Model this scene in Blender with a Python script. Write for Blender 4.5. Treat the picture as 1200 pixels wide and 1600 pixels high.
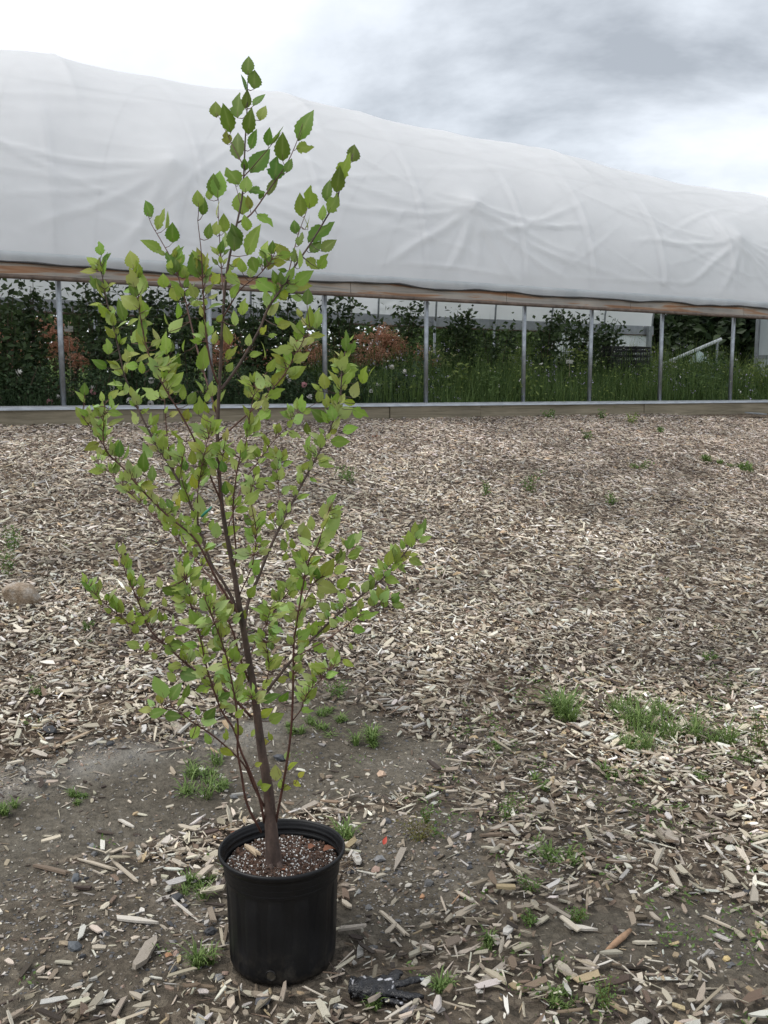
import bpy, math, random
import numpy as np
from mathutils import Vector, Matrix

for o in list(bpy.data.objects):
    bpy.data.objects.remove(o, do_unlink=True)
random.seed(7)
rng = np.random.default_rng(11)
SC = bpy.context.scene
COL = SC.collection

# ------------------------------------------------------------------ camera
FPX = 1400.0                      # focal length in pixels of the 1200x1600 photograph
PITCH = math.radians(7.13)
CAMZ = 1.50
cam_d = bpy.data.cameras.new('camera')
cam = bpy.data.objects.new('camera', cam_d)
COL.objects.link(cam)
cam.location = (0, 0, CAMZ)
cam.rotation_euler = (math.pi / 2 - PITCH, 0, 0)
cam_d.sensor_fit = 'VERTICAL'
cam_d.sensor_height = 36.0
cam_d.lens = 36.0 * FPX / 1600.0
cam_d.clip_end = 2000.0
cam_d.clip_start = 0.05
SC.camera = cam

# ------------------------------------------------------------------ world: overcast sky
SUN_EL, SUN_AZ = math.radians(55), math.radians(-105)   # azimuth from +Y, negative = left
w = bpy.data.worlds.new('World')
SC.world = w
w.use_nodes = True
nt = w.node_tree
nt.nodes.clear()
def N(t, **kw):
    n = nt.nodes.new(t)
    for k, v in kw.items():
        setattr(n, k, v)
    return n
def LK(a, b):
    nt.links.new(a, b)
sky = N('ShaderNodeTexSky', sky_type='NISHITA')
sky.sun_disc = False
sky.sun_elevation = SUN_EL
sky.sun_rotation = SUN_AZ
tc = N('ShaderNodeTexCoord')
sep = N('ShaderNodeSeparateXYZ'); LK(tc.outputs['Generated'], sep.inputs[0])
addz = N('ShaderNodeMath', operation='ADD'); LK(sep.outputs[2], addz.inputs[0]); addz.inputs[1].default_value = 0.22
mxz = N('ShaderNodeMath', operation='MAXIMUM'); LK(addz.outputs[0], mxz.inputs[0]); mxz.inputs[1].default_value = 0.12
dvx = N('ShaderNodeMath', operation='DIVIDE'); LK(sep.outputs[0], dvx.inputs[0]); LK(mxz.outputs[0], dvx.inputs[1])
dvy = N('ShaderNodeMath', operation='DIVIDE'); LK(sep.outputs[1], dvy.inputs[0]); LK(mxz.outputs[0], dvy.inputs[1])
cmb = N('ShaderNodeCombineXYZ'); LK(dvx.outputs[0], cmb.inputs[0]); LK(dvy.outputs[0], cmb.inputs[1])
mp = N('ShaderNodeMapping'); LK(cmb.outputs[0], mp.inputs[0])
CLOUD_OFF = (-4.2698, -0.41226, -18.817)
mp.inputs['Location'].default_value = CLOUD_OFF
n1 = N('ShaderNodeTexNoise'); LK(mp.outputs[0], n1.inputs['Vector'])
n1.inputs['Scale'].default_value = 0.95; n1.inputs['Detail'].default_value = 7; n1.inputs['Roughness'].default_value = 0.57
n1.inputs['Distortion'].default_value = 0.25
rmp = N('ShaderNodeValToRGB'); LK(n1.outputs['Fac'], rmp.inputs[0])
cr = rmp.color_ramp
cr.elements[0].position = 0.33; cr.elements[0].color = (0.25, 0.268, 0.290, 1)
cr.elements[1].position = 0.66; cr.elements[1].color = (0.82, 0.825, 0.835, 1)
e = cr.elements.new(0.46); e.color = (0.47, 0.497, 0.53, 1)
e = cr.elements.new(0.56); e.color = (0.58, 0.597, 0.63, 1)
sc10 = N('ShaderNodeVectorMath', operation='SCALE'); LK(rmp.outputs[0], sc10.inputs[0]); sc10.inputs['Scale'].default_value = 10.0
mix = N('ShaderNodeMix', data_type='RGBA'); mix.inputs['Factor'].default_value = 0.9
LK(sky.outputs[0], mix.inputs['A']); LK(sc10.outputs[0], mix.inputs['B'])
bg = N('ShaderNodeBackground'); bg.inputs['Strength'].default_value = 0.1
LK(mix.outputs['Result'], bg.inputs['Color'])
wo = N('ShaderNodeOutputWorld'); LK(bg.outputs[0], wo.inputs['Surface'])

sun_d = bpy.data.lights.new('sun', 'SUN')
sun_d.energy = 1.2
sun_d.angle = math.radians(32)
sun_d.color = (1.0, 0.96, 0.90)
sun = bpy.data.objects.new('sun', sun_d)
COL.objects.link(sun)
sdir = Vector((math.sin(SUN_AZ) * math.cos(SUN_EL), math.cos(SUN_AZ) * math.cos(SUN_EL), math.sin(SUN_EL)))
sun.rotation_euler = (-sdir).to_track_quat('-Z', 'Y').to_euler()

SC.view_settings.view_transform = 'Standard'
SC.view_settings.look = 'None'
SC.view_settings.exposure = 0.96
SC.view_settings.gamma = 1.0
SC.view_settings.use_curve_mapping = False
SC.render.engine = 'CYCLES'
SC.cycles.max_bounces = 8
SC.cycles.transparent_max_bounces = 12

# ------------------------------------------------------------------ helpers: space
CP, SP = math.cos(PITCH), math.sin(PITCH)
def ray(px, py):
    a, b = (px - 600.0) / FPX, (800.0 - py) / FPX
    return Vector((a, CP + b * SP, -SP + b * CP))
def at(px, py, Y):
    d = ray(px, py)
    return Vector((0, 0, CAMZ)) + d * (Y / d.y)
def proj(P):
    P = np.asarray(P, float)
    x, y, z = P[..., 0], P[..., 1], P[..., 2] - CAMZ
    dep = y * CP - z * SP
    return 600 + FPX * x / dep, 800 - FPX * (y * SP + z * CP) / dep, dep

def fbm(x, y, scale, seed, octaves=3):
    r = np.random.default_rng(seed)
    out = np.zeros_like(np.asarray(x, float)); amp = 1.0; f = 1.0 / scale; tot = 0
    for _ in range(octaves):
        for _k in range(4):
            a = r.uniform(0, 2 * math.pi); ph = r.uniform(0, 6.28); ff = f * r.uniform(.7, 1.4) * 3.0
            out = out + amp * np.sin((x * math.cos(a) + y * math.sin(a)) * ff + ph) * .5
        tot += amp; amp *= .55; f *= 2.1
    return out / tot

# greenhouse frame: origin on the near wall line, u along the wall (right), v into the house
GU = np.array([0.879, 0.477]); GV = np.array([-0.477, 0.879]); G0 = np.array([0.0, 13.0])
GP0 = float(G0 @ GV)            # perpendicular distance camera -> near wall
GW = 7.5                        # width of the house
ZB = 1.214                      # ground level at the near wall
FAR_RISE = 0.28
SLOPE_S = 0.0058
def smooth(a, b, x):
    t = np.clip((x - a) / (b - a), 0, 1)
    return t * t * (3 - 2 * t)
def ground_h(x, y):
    x = np.asarray(x, float); y = np.asarray(y, float)
    dx, dy = x - G0[0], y - G0[1]
    s = np.clip(dx * GU[0] + dy * GU[1], -40, 40)
    t = dx * GV[0] + dy * GV[1]
    p = t + GP0
    # gentle flat by the pot, then a steady bank up to the greenhouse
    k = np.clip((p - 2.9) / (GP0 - 2.9), 0, 1)
    ramp = ZB * (k + 0.10 * np.sin(2 * np.pi * np.clip(k, 0, 1)) * -0.35) * smooth(2.4, 4.2, p)
    h = np.where(p < GP0, ramp, ZB + FAR_RISE * np.clip(t / GW, 0, 1.4))
    h = h + SLOPE_S * s * smooth(4, 11, p)
    far = smooth(40, 120, np.abs(p - GP0))
    fade = np.where(p < GP0 - .25, 1.0, 0.0) * smooth(0.0, 1.0, GP0 - .25 - p)
    h = h + fade * (0.012 * fbm(x, y, 1.1, 3) + 0.006 * fbm(x, y, .3, 4))
    h = h - 0.035 * np.exp(-((x + .2) ** 2 / 1.8 + (y - 3.15) ** 2 / .35))       # shallow bare hollow
    rp = np.hypot(x - POT[0], y - POT[1])
    h = h * smooth(.12, .40, rp) + (-.004) * (1 - smooth(.12, .40, rp))
    return h
POT = (-0.275, 2.275)
def g(x, y):
    return float(ground_h(np.array([x]), np.array([y]))[0])
def gp(px, py):
    d = ray(px, py)
    lo, hi = 0.5, 40.0
    last = None
    tt = np.linspace(1.0, 24.0, 900)
    X, Y, Z = d.x * tt / d.y, tt, CAMZ + d.z * tt / d.y
    below = np.where(Z - ground_h(X, Y) < 0)[0]
    i = below[0] if len(below) else len(tt) - 1
    a, b = tt[max(i - 1, 0)], tt[i]
    for _ in range(25):
        m = .5 * (a + b)
        if CAMZ + d.z * m / d.y - g(d.x * m / d.y, m) < 0: b = m
        else: a = m
    return Vector((d.x * b / d.y, b, g(d.x * b / d.y, b)))
def gh(s, t, z=0.0):
    """greenhouse coordinates -> world; z is height above the wall's ground line"""
    xy = G0 + GU * s + GV * t
    return Vector((xy[0], xy[1], ZB + SLOPE_S * s + FAR_RISE * t / GW + z))
def gh_s(px, t):
    a = (px - 600.0) / FPX * 0.99
    # X = a*Y along the line at depth t
    return (a * (G0[1] + GV[1] * t) - GV[0] * t) / (GU[0] - a * GU[1])

# ------------------------------------------------------------------ helpers: meshes and objects
def tag(o, label=None, cat=None, group=None, kind=None):
    if label: o['label'] = label
    if cat: o['category'] = cat
    if group: o['group'] = group
    if kind: o['kind'] = kind
    return o
def link(o, parent=None):
    COL.objects.link(o)
    if parent is not None:
        o.parent = parent
    return o
def empty(name, loc, rz=0.0):
    o = bpy.data.objects.new(name, None)
    o.empty_display_size = .1
    o.location = loc
    o.rotation_euler = (0, 0, rz)
    return link(o)
class MB:
    def __init__(s):
        s.v = []; s.f = []; s.c = []
    def add(s, verts, faces):
        b = len(s.v)
        s.v += [tuple(p) for p in verts]
        s.f += [tuple(i + b for i in fc) for fc in faces]
        return b
    def box(s, lo, hi, M=None):
        x0, y0, z0 = lo; x1, y1, z1 = hi
        vs = [(x0, y0, z0), (x1, y0, z0), (x1, y1, z0), (x0, y1, z0), (x0, y0, z1), (x1, y0, z1), (x1, y1, z1), (x0, y1, z1)]
        if M is not None: vs = [M(Vector(p)) for p in vs]
        s.add(vs, [(0, 3, 2, 1), (4, 5, 6, 7), (0, 1, 5, 4), (1, 2, 6, 5), (2, 3, 7, 6), (3, 0, 4, 7)])
    def tube(s, pts, radii, n=6, cap=True):
        pts = [Vector(p) for p in pts]
        if not hasattr(radii, '__len__'): radii = [radii] * len(pts)
        b = len(s.v)
        up = None
        for i, p in enumerate(pts):
            d = (pts[min(i + 1, len(pts) - 1)] - pts[max(i - 1, 0)])
            if d.length < 1e-9: d = Vector((0, 0, 1))
            d.normalize()
            if up is None:
                up = Vector((0, 0, 1)) if abs(d.z) < .9 else Vector((1, 0, 0))
            a = d.cross(up).normalized(); c = a.cross(d).normalized(); up = c
            for k in range(n):
                th = 2 * math.pi * k / n
                s.v.append(tuple(p + (a * math.cos(th) + c * math.sin(th)) * radii[i]))
        for i in range(len(pts) - 1):
            for k in range(n):
                k2 = (k + 1) % n
                s.f.append((b + i * n + k, b + i * n + k2, b + (i + 1) * n + k2, b + (i + 1) * n + k))
        if cap:
            s.f.append(tuple(b + k for k in reversed(range(n))))
            e = b + (len(pts) - 1) * n
            s.f.append(tuple(e + k for k in range(n)))
    def lathe(s, prof, n=48, mod=None):
        b = len(s.v)
        for j, (r, z) in enumerate(prof):
            for k in range(n):
                th = 2 * math.pi * k / n
                rr = r if mod is None else mod(r, z, th, j)
                s.v.append((rr * math.cos(th), rr * math.sin(th), z))
        for j in range(len(prof) - 1):
            for k in range(n):
                k2 = (k + 1) % n
                s.f.append((b + j * n + k, b + j * n + k2, b + (j + 1) * n + k2, b + (j + 1) * n + k))
    def mesh(s, name, mat, smooth=False):
        me = bpy.data.meshes.new(name)
        me.from_pydata(s.v, [], s.f)
        if mat: me.materials.append(mat)
        if smooth:
            me.polygons.foreach_set('use_smooth', [True] * len(me.polygons))
        if s.c:
            at_ = me.color_attributes.new('tone', 'FLOAT_COLOR', 'POINT')
            at_.data.foreach_set('color', np.array(s.c, dtype=np.float32).ravel())
        me.update()
        return me
    def build(s, name, mat, parent=None, smooth=False, loc=None):
        o = bpy.data.objects.new(name, s.mesh(name, mat, smooth))
        link(o, parent)
        if loc is not None: o.location = loc
        return o
def np_mesh(name, verts, tris, mat, color=None, smooth=False):
    me = bpy.data.meshes.new(name)
    nv, nf = len(verts), len(tris)
    k = tris.shape[1]
    me.vertices.add(nv); me.loops.add(nf * k); me.polygons.add(nf)
    me.vertices.foreach_set('co', np.ascontiguousarray(verts, dtype=np.float32).ravel())
    me.loops.foreach_set('vertex_index', np.ascontiguousarray(tris, dtype=np.int32).ravel())
    me.polygons.foreach_set('loop_start', np.arange(0, nf * k, k, dtype=np.int32))
    me.polygons.foreach_set('use_smooth', np.full(nf, smooth, dtype=bool))
    if color is not None:
        a = me.color_attributes.new('tone', 'FLOAT_COLOR', 'POINT')
        c = np.ones((nv, 4), np.float32); c[:, :3] = color
        a.data.foreach_set('color', c.ravel())
    me.materials.append(mat)
    me.update(calc_edges=True)
    return me

# ------------------------------------------------------------------ helpers: materials
class MT:
    def __init__(s, name):
        s.m = bpy.data.materials.new(name); s.m.use_nodes = True
        s.t = s.m.node_tree
        s.b = s.t.nodes['Principled BSDF']
        s.out = s.t.nodes['Material Output']
    def n(s, t, **kw):
        n = s.t.nodes.new(t)
        for k, v in kw.items():
            if k.startswith('i_'): n.inputs[k[2:].replace('_', ' ')].default_value = v
            else: setattr(n, k, v)
        return n
    def l(s, a, b): s.t.links.new(a, b)
    def noise(s, scale, detail=4, rough=.55, coord='Object', stretch=None, distortion=0):
        t = s.n('ShaderNodeTexCoord')
        src = t.outputs[coord]
        if stretch:
            mp = s.n('ShaderNodeMapping'); mp.inputs['Scale'].default_value = stretch
            s.l(src, mp.inputs[0]); src = mp.outputs[0]
        n = s.n('ShaderNodeTexNoise'); s.l(src, n.inputs['Vector'])
        n.inputs['Scale'].default_value = scale; n.inputs['Detail'].default_value = detail
        n.inputs['Roughness'].default_value = rough; n.inputs['Distortion'].default_value = distortion
        return n.outputs['Fac']
    def ramp(s, fac, stops):
        r = s.n('ShaderNodeValToRGB'); s.l(fac, r.inputs[0])
        els = r.color_ramp.elements
        els[0].position, els[0].color = stops[0][0], (*stops[0][1], 1)
        els[1].position, els[1].color = stops[-1][0], (*stops[-1][1], 1)
        for p, c in stops[1:-1]:
            e = els.new(p); e.color = (*c, 1)
        return r.outputs[0]
    def mixc(s, fac, a, b, blend='MIX'):
        m = s.n('ShaderNodeMix', data_type='RGBA', blend_type=blend)
        for sock, val in (('Factor', fac), ('A', a), ('B', b)):
            if isinstance(val, (int, float)): m.inputs[sock].default_value = val
            elif isinstance(val, tuple): m.inputs[sock].default_value = (*val, 1) if len(val) == 3 else val
            else: s.l(val, m.inputs[sock])
        return m.outputs['Result']
    def bump(s, h, strength=.3, dist=.01):
        b = s.n('ShaderNodeBump'); b.inputs['Strength'].default_value = strength; b.inputs['Distance'].default_value = dist
        s.l(h, b.inputs['Height']); s.l(b.outputs[0], s.b.inputs['Normal'])
    def col(s, c):
        if isinstance(c, tuple): s.b.inputs['Base Color'].default_value = (*c, 1)
        else: s.l(c, s.b.inputs['Base Color'])
    def set(s, **kw):
        for k, v in kw.items(): s.b.inputs[k.replace('_', ' ')].default_value = v
        return s
    def translucent(s, fac, colour):
        t = s.n('ShaderNodeBsdfTranslucent')
        if isinstance(colour, tuple): t.inputs['Color'].default_value = (*colour, 1)
        else: s.l(colour, t.inputs['Color'])
        mx = s.n('ShaderNodeMixShader'); mx.inputs[0].default_value = fac
        s.l(s.b.outputs[0], mx.inputs[1]); s.l(t.outputs[0], mx.inputs[2]); s.l(mx.outputs[0], s.out.inputs['Surface'])
    def tone(s, obj):
        """per-piece colour: from the object colour for single pieces, from an attribute for joined ones"""
        if obj:
            return s.n('ShaderNodeObjectInfo').outputs['Color']
        a = s.n('ShaderNodeAttribute'); a.attribute_name = 'tone'
        return a.outputs['Color']
def scale_col(m, c, fac, lo, hi):
    r = m.ramp(fac, [(.25, (lo,) * 3), (.75, (hi,) * 3)])
    return m.mixc(1.0, c, r, 'MULTIPLY')

def plain(name, c, rough=.6, noise=None, amt=(.75, 1.2), metal=0, bump=None, coord='Object', stretch=None):
    m = MT(name); m.set(Roughness=rough, Metallic=metal)
    if noise:
        f = m.noise(noise, coord=coord, stretch=stretch)
        m.col(scale_col(m, c, f, *amt))
        if bump: m.bump(f, *bump)
    else: m.col(c)
    return m.m

def mat_wood_bits(obj):
    m = MT('wood_chip_single' if obj else 'wood_chip_bed'); m.set(Roughness=.85)
    c = m.tone(obj)
    f = m.noise(420 if not obj else 30, 3, .6, 'Object', (1, 5, 3) if obj else None)
    m.col(scale_col(m, c, f, .55, 1.25)); m.bump(f, .5, .004)
    return m.m
def mat_stone_bits(obj):
    m = MT('stone_single' if obj else 'gravel'); m.set(Roughness=.8)
    c = m.tone(obj); f = m.noise(5 if obj else 120, 5)
    m.col(scale_col(m, c, f, .65, 1.25)); m.bump(f, .4, .004)
    return m.m
def mat_leaf(obj):
    m = MT('birch_leaf_single' if obj else 'birch_leaf_mass'); m.set(Roughness=.5, Specular_IOR_Level=.22)
    c = m.tone(obj)
    geo = m.n('ShaderNodeNewGeometry')
    f = m.noise(60, 3)
    c = scale_col(m, c, f, .85, 1.12)
    at_ = m.n('ShaderNodeAttribute'); at_.attribute_name = 'tone'
    pw = m.n('ShaderNodeMath', operation='POWER'); m.l(at_.outputs['Alpha'], pw.inputs[0]); pw.inputs[1].default_value = 7
    pm = m.n('ShaderNodeMath', operation='MULTIPLY'); m.l(pw.outputs[0], pm.inputs[0]); pm.inputs[1].default_value = .28
    c = m.mixc(pm.outputs[0], c, (.42, .48, .20))
    back = m.mixc(.35, c, (.32, .42, .15))
    c2 = m.mixc(geo.outputs['Backfacing'], c, back)
    m.col(c2)
    tr = m.mixc(1.0, c, (1.2, 1.35, .6), 'MULTIPLY')
    m.translucent(.33, tr)
    m.bump(f, .15, .002)
    return m.m
def mat_foliage(name, c, c2, rough=.55, trans=.25):
    m = MT(name); m.set(Roughness=rough, Specular_IOR_Level=.3)
    geo = m.n('ShaderNodeNewGeometry')
    col = m.ramp(geo.outputs['Random Per Island'], [(0, c), (1, c2)])
    m.col(col)
    m.translucent(trans, col)
    return m.m
M_CHIP_O, M_CHIP = mat_wood_bits(True), mat_wood_bits(False)
M_STONE_O, M_STONE = mat_stone_bits(True), mat_stone_bits(False)
M_LEAF_O, M_LEAF = mat_leaf(True), mat_leaf(False)

# ------------------------------------------------------------------ ground zones (world polygons of bare soil)
def world_poly(pts):
    return np.array([[*gp(min(max(x, -260), 1460), y)[:2]] for x, y in pts])
def inside(poly, x, y):
    c = np.zeros(len(x), bool); n = len(poly)
    for i in range(n):
        x0, y0 = poly[i]; x1, y1 = poly[(i + 1) % n]
        if y0 == y1: continue
        hit = ((y0 > y) != (y1 > y)) & (x < (x1 - x0) * (y - y0) / (y1 - y0) + x0)
        c ^= hit
    return c
BARE = [  # (polygon, share of chips that lie there, share of gravel)
    (world_poly([(-240, 1250), (0, 1238), (100, 1203), (250, 1168), (340, 1152), (430, 1118), (520, 1100), (620, 1118), (705, 1150),
                 (690, 1195), (640, 1232), (570, 1252), (430, 1262), (345, 1285), (262, 1315), (120, 1352), (0, 1400), (-240, 1430)]), .09, .45),
    (world_poly([(-240, 1400), (100, 1360), (240, 1335), (350, 1390), (345, 1500), (210, 1560), (60, 1590), (-240, 1640)]), .30, 1.0),
    (world_poly([(545, 1290), (620, 1262), (720, 1275), (760, 1330), (745, 1420), (705, 1470), (600, 1475), (540, 1440)]), .20, 1.0),
    (world_poly([(845, 1440), (930, 1392), (1050, 1382), (1185, 1405), (1240, 1470), (1120, 1522), (1000, 1532), (890, 1498)]), .16, .5),
    (world_poly([(690, 1165), (800, 1125), (900, 1180), (880, 1262), (760, 1300), (640, 1280)]), .6, .7),
    (world_poly([(900, 1210), (1050, 1230), (1010, 1392), (850, 1420), (780, 1350)]), .55, .7),
    (world_poly([(420, 1060), (560, 1060), (600, 1110), (480, 1125), (400, 1120)]), .4, .4),
]
GRAVEL_STRIP = world_poly([(-240, 1215), (0, 1190), (120, 1165), (250, 1140), (345, 1128), (350, 1150), (250, 1168), (100, 1203), (0, 1238), (-240, 1255)])
def chip_share(x, y):
    jx = x + .10 * fbm(x, y, .4, 21) + .05 * fbm(x, y, .12, 24); jy = y + .15 * fbm(x, y, .4, 22) + .07 * fbm(x, y, .12, 25)
    d = np.ones(len(x))
    for poly, ds, gs in BARE:
        d = np.where(inside(poly, jx, jy), np.minimum(d, ds), d)
    d = np.where(inside(GRAVEL_STRIP, jx, jy), np.minimum(d, .4), d)
    d = np.minimum(d, .52 + .48 * smooth(2.35, 3.1, y - .25 * fbm(x, y, .6, 23)))
    return d

# ------------------------------------------------------------------ ground sheet
def axis(lo, hi, segs):
    out = [lo]
    while out[-1] < hi:
        st = segs[-1][1]
        for lim, step in segs:
            if out[-1] < lim - 1e-6: st = step; break
        out.append(out[-1] + st)
    return np.array(out)
gx = axis(-600, 600, [(-100, 50), (-20, 5), (-6, .35), (-2.2, .06), (2.8, .045), (7, .08), (12, .3), (20, 1.0), (100, 5), (601, 50)])
gy = axis(-200, 900, [(-20, 40), (0, 2), (1.2, .2), (6, .045), (10, .08), (14, .15), (26, .4), (60, 2), (200, 10), (901, 60)])
XX, YY = np.meshgrid(gx, gy)
hh = ground_h(XX.ravel(), YY.ravel())
V = np.stack([XX.ravel(), YY.ravel(), hh], 1)
nx, ny = len(gx), len(gy)
ii = (np.arange(ny - 1)[:, None] * nx + np.arange(nx - 1)[None, :]).ravel()
Q = np.stack([ii, ii + 1, ii + nx + 1, ii + nx], 1)
tt_ = (XX.ravel() - G0[0]) * GV[0] + (YY.ravel() - G0[1]) * GV[1]
ss_ = (XX.ravel() - G0[0]) * GU[0] + (YY.ravel() - G0[1]) * GU[1]
near = (YY.ravel() < 6) & (YY.ravel() > 0) & (np.abs(XX.ravel()) < 5)
mul = np.ones(len(V)); mul[near] = chip_share(V[near, 0], V[near, 1])
mul = np.where(tt_ > -.02, 0, mul)
grass = smooth(0, 1, np.maximum(tt_ - GW, ss_ - 13.2))
dust = np.zeros(len(V)); ln_ = world_poly([(-240, 1252), (0, 1228), (100, 1196), (250, 1165), (345, 1150), (400, 1138)])
for q in range(len(ln_) - 1):
    a0_, b0_ = ln_[q], ln_[q + 1]; ab = b0_ - a0_; pq = V[near, :2] - a0_
    uu = np.clip((pq @ ab) / (ab @ ab), 0, 1); dd_ = np.hypot(*(pq - uu[:, None] * ab).T)
    dust[near] = np.maximum(dust[near], np.exp(-(dd_ / .10) ** 2))
m = MT('ground_soil_and_mulch'); m.set(Roughness=.92, Specular_IOR_Level=.2)
a = m.n('ShaderNodeAttribute'); a.attribute_name = 'tone'
sp = m.n('ShaderNodeSeparateColor'); m.l(a.outputs['Color'], sp.inputs[0])
f1 = m.noise(2.2, 6, .6); f2 = m.noise(45, 5, .65); f3 = m.noise(7, 4, .6)
soil = m.ramp(f1, [(.3, (.088, .077, .059)), (.5, (.132, .117, .091)), (.72, (.195, .176, .142))])
soil = scale_col(m, soil, f2, .48, 1.5)
soil = scale_col(m, soil, f3, .82, 1.15)
tcn = m.n('ShaderNodeTexCoord')
vor = m.n('ShaderNodeTexVoronoi'); vor.inputs['Scale'].default_value = 34; m.l(tcn.outputs['Object'], vor.inputs['Vector'])
sepv = m.n('ShaderNodeSeparateColor'); m.l(vor.outputs['Color'], sepv.inputs[0])
mulch = m.ramp(sepv.outputs[0], [(0, (.035, .024, .017)), (.45, (.10, .072, .05)), (.75, (.2, .155, .115)), (1, (.34, .28, .21))])
mulch = scale_col(m, mulch, f2, .7, 1.25)
mead = m.ramp(f3, [(.3, (.05, .085, .022)), (.7, (.10, .15, .045))])
dm = m.n('ShaderNodeMath', operation='MULTIPLY'); m.l(sp.outputs[2], dm.inputs[0]); m.l(f3, dm.inputs[1])
soil = m.mixc(dm.outputs[0], soil, (.40, .385, .35))
c = m.mixc(sp.outputs[0], soil, mulch); c = m.mixc(sp.outputs[1], c, mead)
m.col(c)
hb = m.n('ShaderNodeMath', operation='ADD'); m.l(f2, hb.inputs[0]); m.l(sepv.outputs[1], hb.inputs[1])
m.bump(f2, 1.0, .03)
ground = bpy.data.objects.new('ground', np_mesh('ground', V, Q, m.m, np.stack([mul, grass, dust], 1), True))
link(ground); tag(ground, kind='structure')

# ------------------------------------------------------------------ wood chips
GLC = gp(603, 1556)
PAL = np.array([(.50, .44, .345), (.365, .305, .23), (.64, .575, .46), (.225, .165, .115), (.075, .055, .042), (.78, .745, .66), (.50, .385, .235), (.52, .495, .45)])
PALW = np.array([.22, .16, .17, .15, .13, .07, .03, .07])
def pick_colours(n, r):
    c = PAL[r.choice(len(PAL), n, p=PALW)]
    return c * r.uniform(.78, 1.2, (n, 1)) * r.uniform(.96, 1.04, (n, 3))
def scatter(n, y0, y1, r, margin=1.2):
    X, Y = [], []
    got = 0
    while got < n:
        y = r.uniform(y0, y1, n); hw = .44 * y + margin; wmax = .44 * y1 + margin
        x = r.uniform(-1, 1, n) * wmax
        ok = np.abs(x) < hw
        t = (x - G0[0]) * GV[0] + (y - G0[1]) * GV[1]
        ok &= t < -.06
        ok &= np.hypot(x - POT[0], y - POT[1]) > .165
        ok &= ((x - GLC[0]) / .10) ** 2 + ((y - GLC[1]) / .05) ** 2 > 1
        X.append(x[ok]); Y.append(y[ok]); got += ok.sum()
    return np.concatenate(X)[:n], np.concatenate(Y)[:n]
def chip_templates(k, r):
    """irregular six-sided splinters with thickness: unit length, unit width, unit thickness"""
    T = []
    for _ in range(k):
        sh_ = _ % 4
        if sh_ == 0: o = np.array([(-.5, -.45), (.05, -.5), (.5, -.38), (.48, .40), (-.02, .5), (-.47, .42)])      # broken plate
        elif sh_ == 1: o = np.array([(-.5, -.05), (-.25, -.45), (.25, -.5), (.5, -.1), (.3, .42), (-.2, .5)])       # splinter
        elif sh_ == 2: o = np.array([(-.5, -.4), (.0, -.5), (.42, -.25), (.5, .0), (.1, .38), (-.46, .5)])          # wedge
        else: o = np.array([(-.46, -.2), (-.1, -.5), (.5, -.45), (.38, .1), (.45, .5), (-.5, .35)])                # torn end
        o = o + r.uniform(-.09, .09, (6, 2))
        if r.random() < .5: o[:, 1] *= -1; o = o[::-1]
        bend = r.uniform(-.7, .7)
        zt = .5 + bend * (o[:, 0] ** 2) * 2 + r.uniform(-.15, .15, 6)
        top = np.column_stack([o, zt]); bot = np.column_stack([o * 1.0, zt - 1.0])
        T.append(np.vstack([top, bot]))
    return np.array(T)
TPL = chip_templates(14, rng)
TRI12 = np.array([(0, 1, 2), (0, 2, 3), (0, 3, 4), (0, 4, 5)] + [q for i in range(6) for q in ((i, i + 6, (i + 1) % 6 + 6), (i, (i + 1) % 6 + 6, (i + 1) % 6))])
TPL5 = np.array([[(-.5, -.2, 0), (.1, -.5, 0), (.5, .15, 0), (-.15, .5, 0), (.02, 0, 1.0)], [(-.5, .1, 0), (-.1, -.5, 0), (.5, -.1, 0), (.2, .5, 0), (-.1, .05, 1.0)],
                 [(-.5, -.4, 0), (.5, -.3, 0), (.4, .4, 0), (-.4, .3, 0), (.1, .1, .9)]])
TRI5 = np.array([(0, 1, 4), (1, 2, 4), (2, 3, 4), (3, 0, 4)])
def grad(x, y):
    e = .03
    return (ground_h(x + e, y) - ground_h(x - e, y)) / (2 * e), (ground_h(x, y + e) - ground_h(x, y - e)) / (2 * e)
def place(tpl, idx, L, W, T, yaw, pit, rol, x, y, z):
    v = tpl[idx] * np.stack([L, W, T], 1)[:, None, :]
    cy, sy = np.cos(yaw), np.sin(yaw); cp, sp_ = np.cos(pit), np.sin(pit); cr_, sr = np.cos(rol), np.sin(rol)
    X, Y, Z = v[..., 0], v[..., 1], v[..., 2]
    Y, Z = Y * cr_[:, None] - Z * sr[:, None], Y * sr[:, None] + Z * cr_[:, None]
    X, Z = X * cp[:, None] + Z * sp_[:, None], -X * sp_[:, None] + Z * cp[:, None]
    X, Y = X * cy[:, None] - Y * sy[:, None], X * sy[:, None] + Y * cy[:, None]
    gx_, gy_ = grad(x, y)
    Z = Z + gx_[:, None] * X + gy_[:, None] * Y
    return np.stack([X + x[:, None], Y + y[:, None], Z + z[:, None]], 2)
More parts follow.
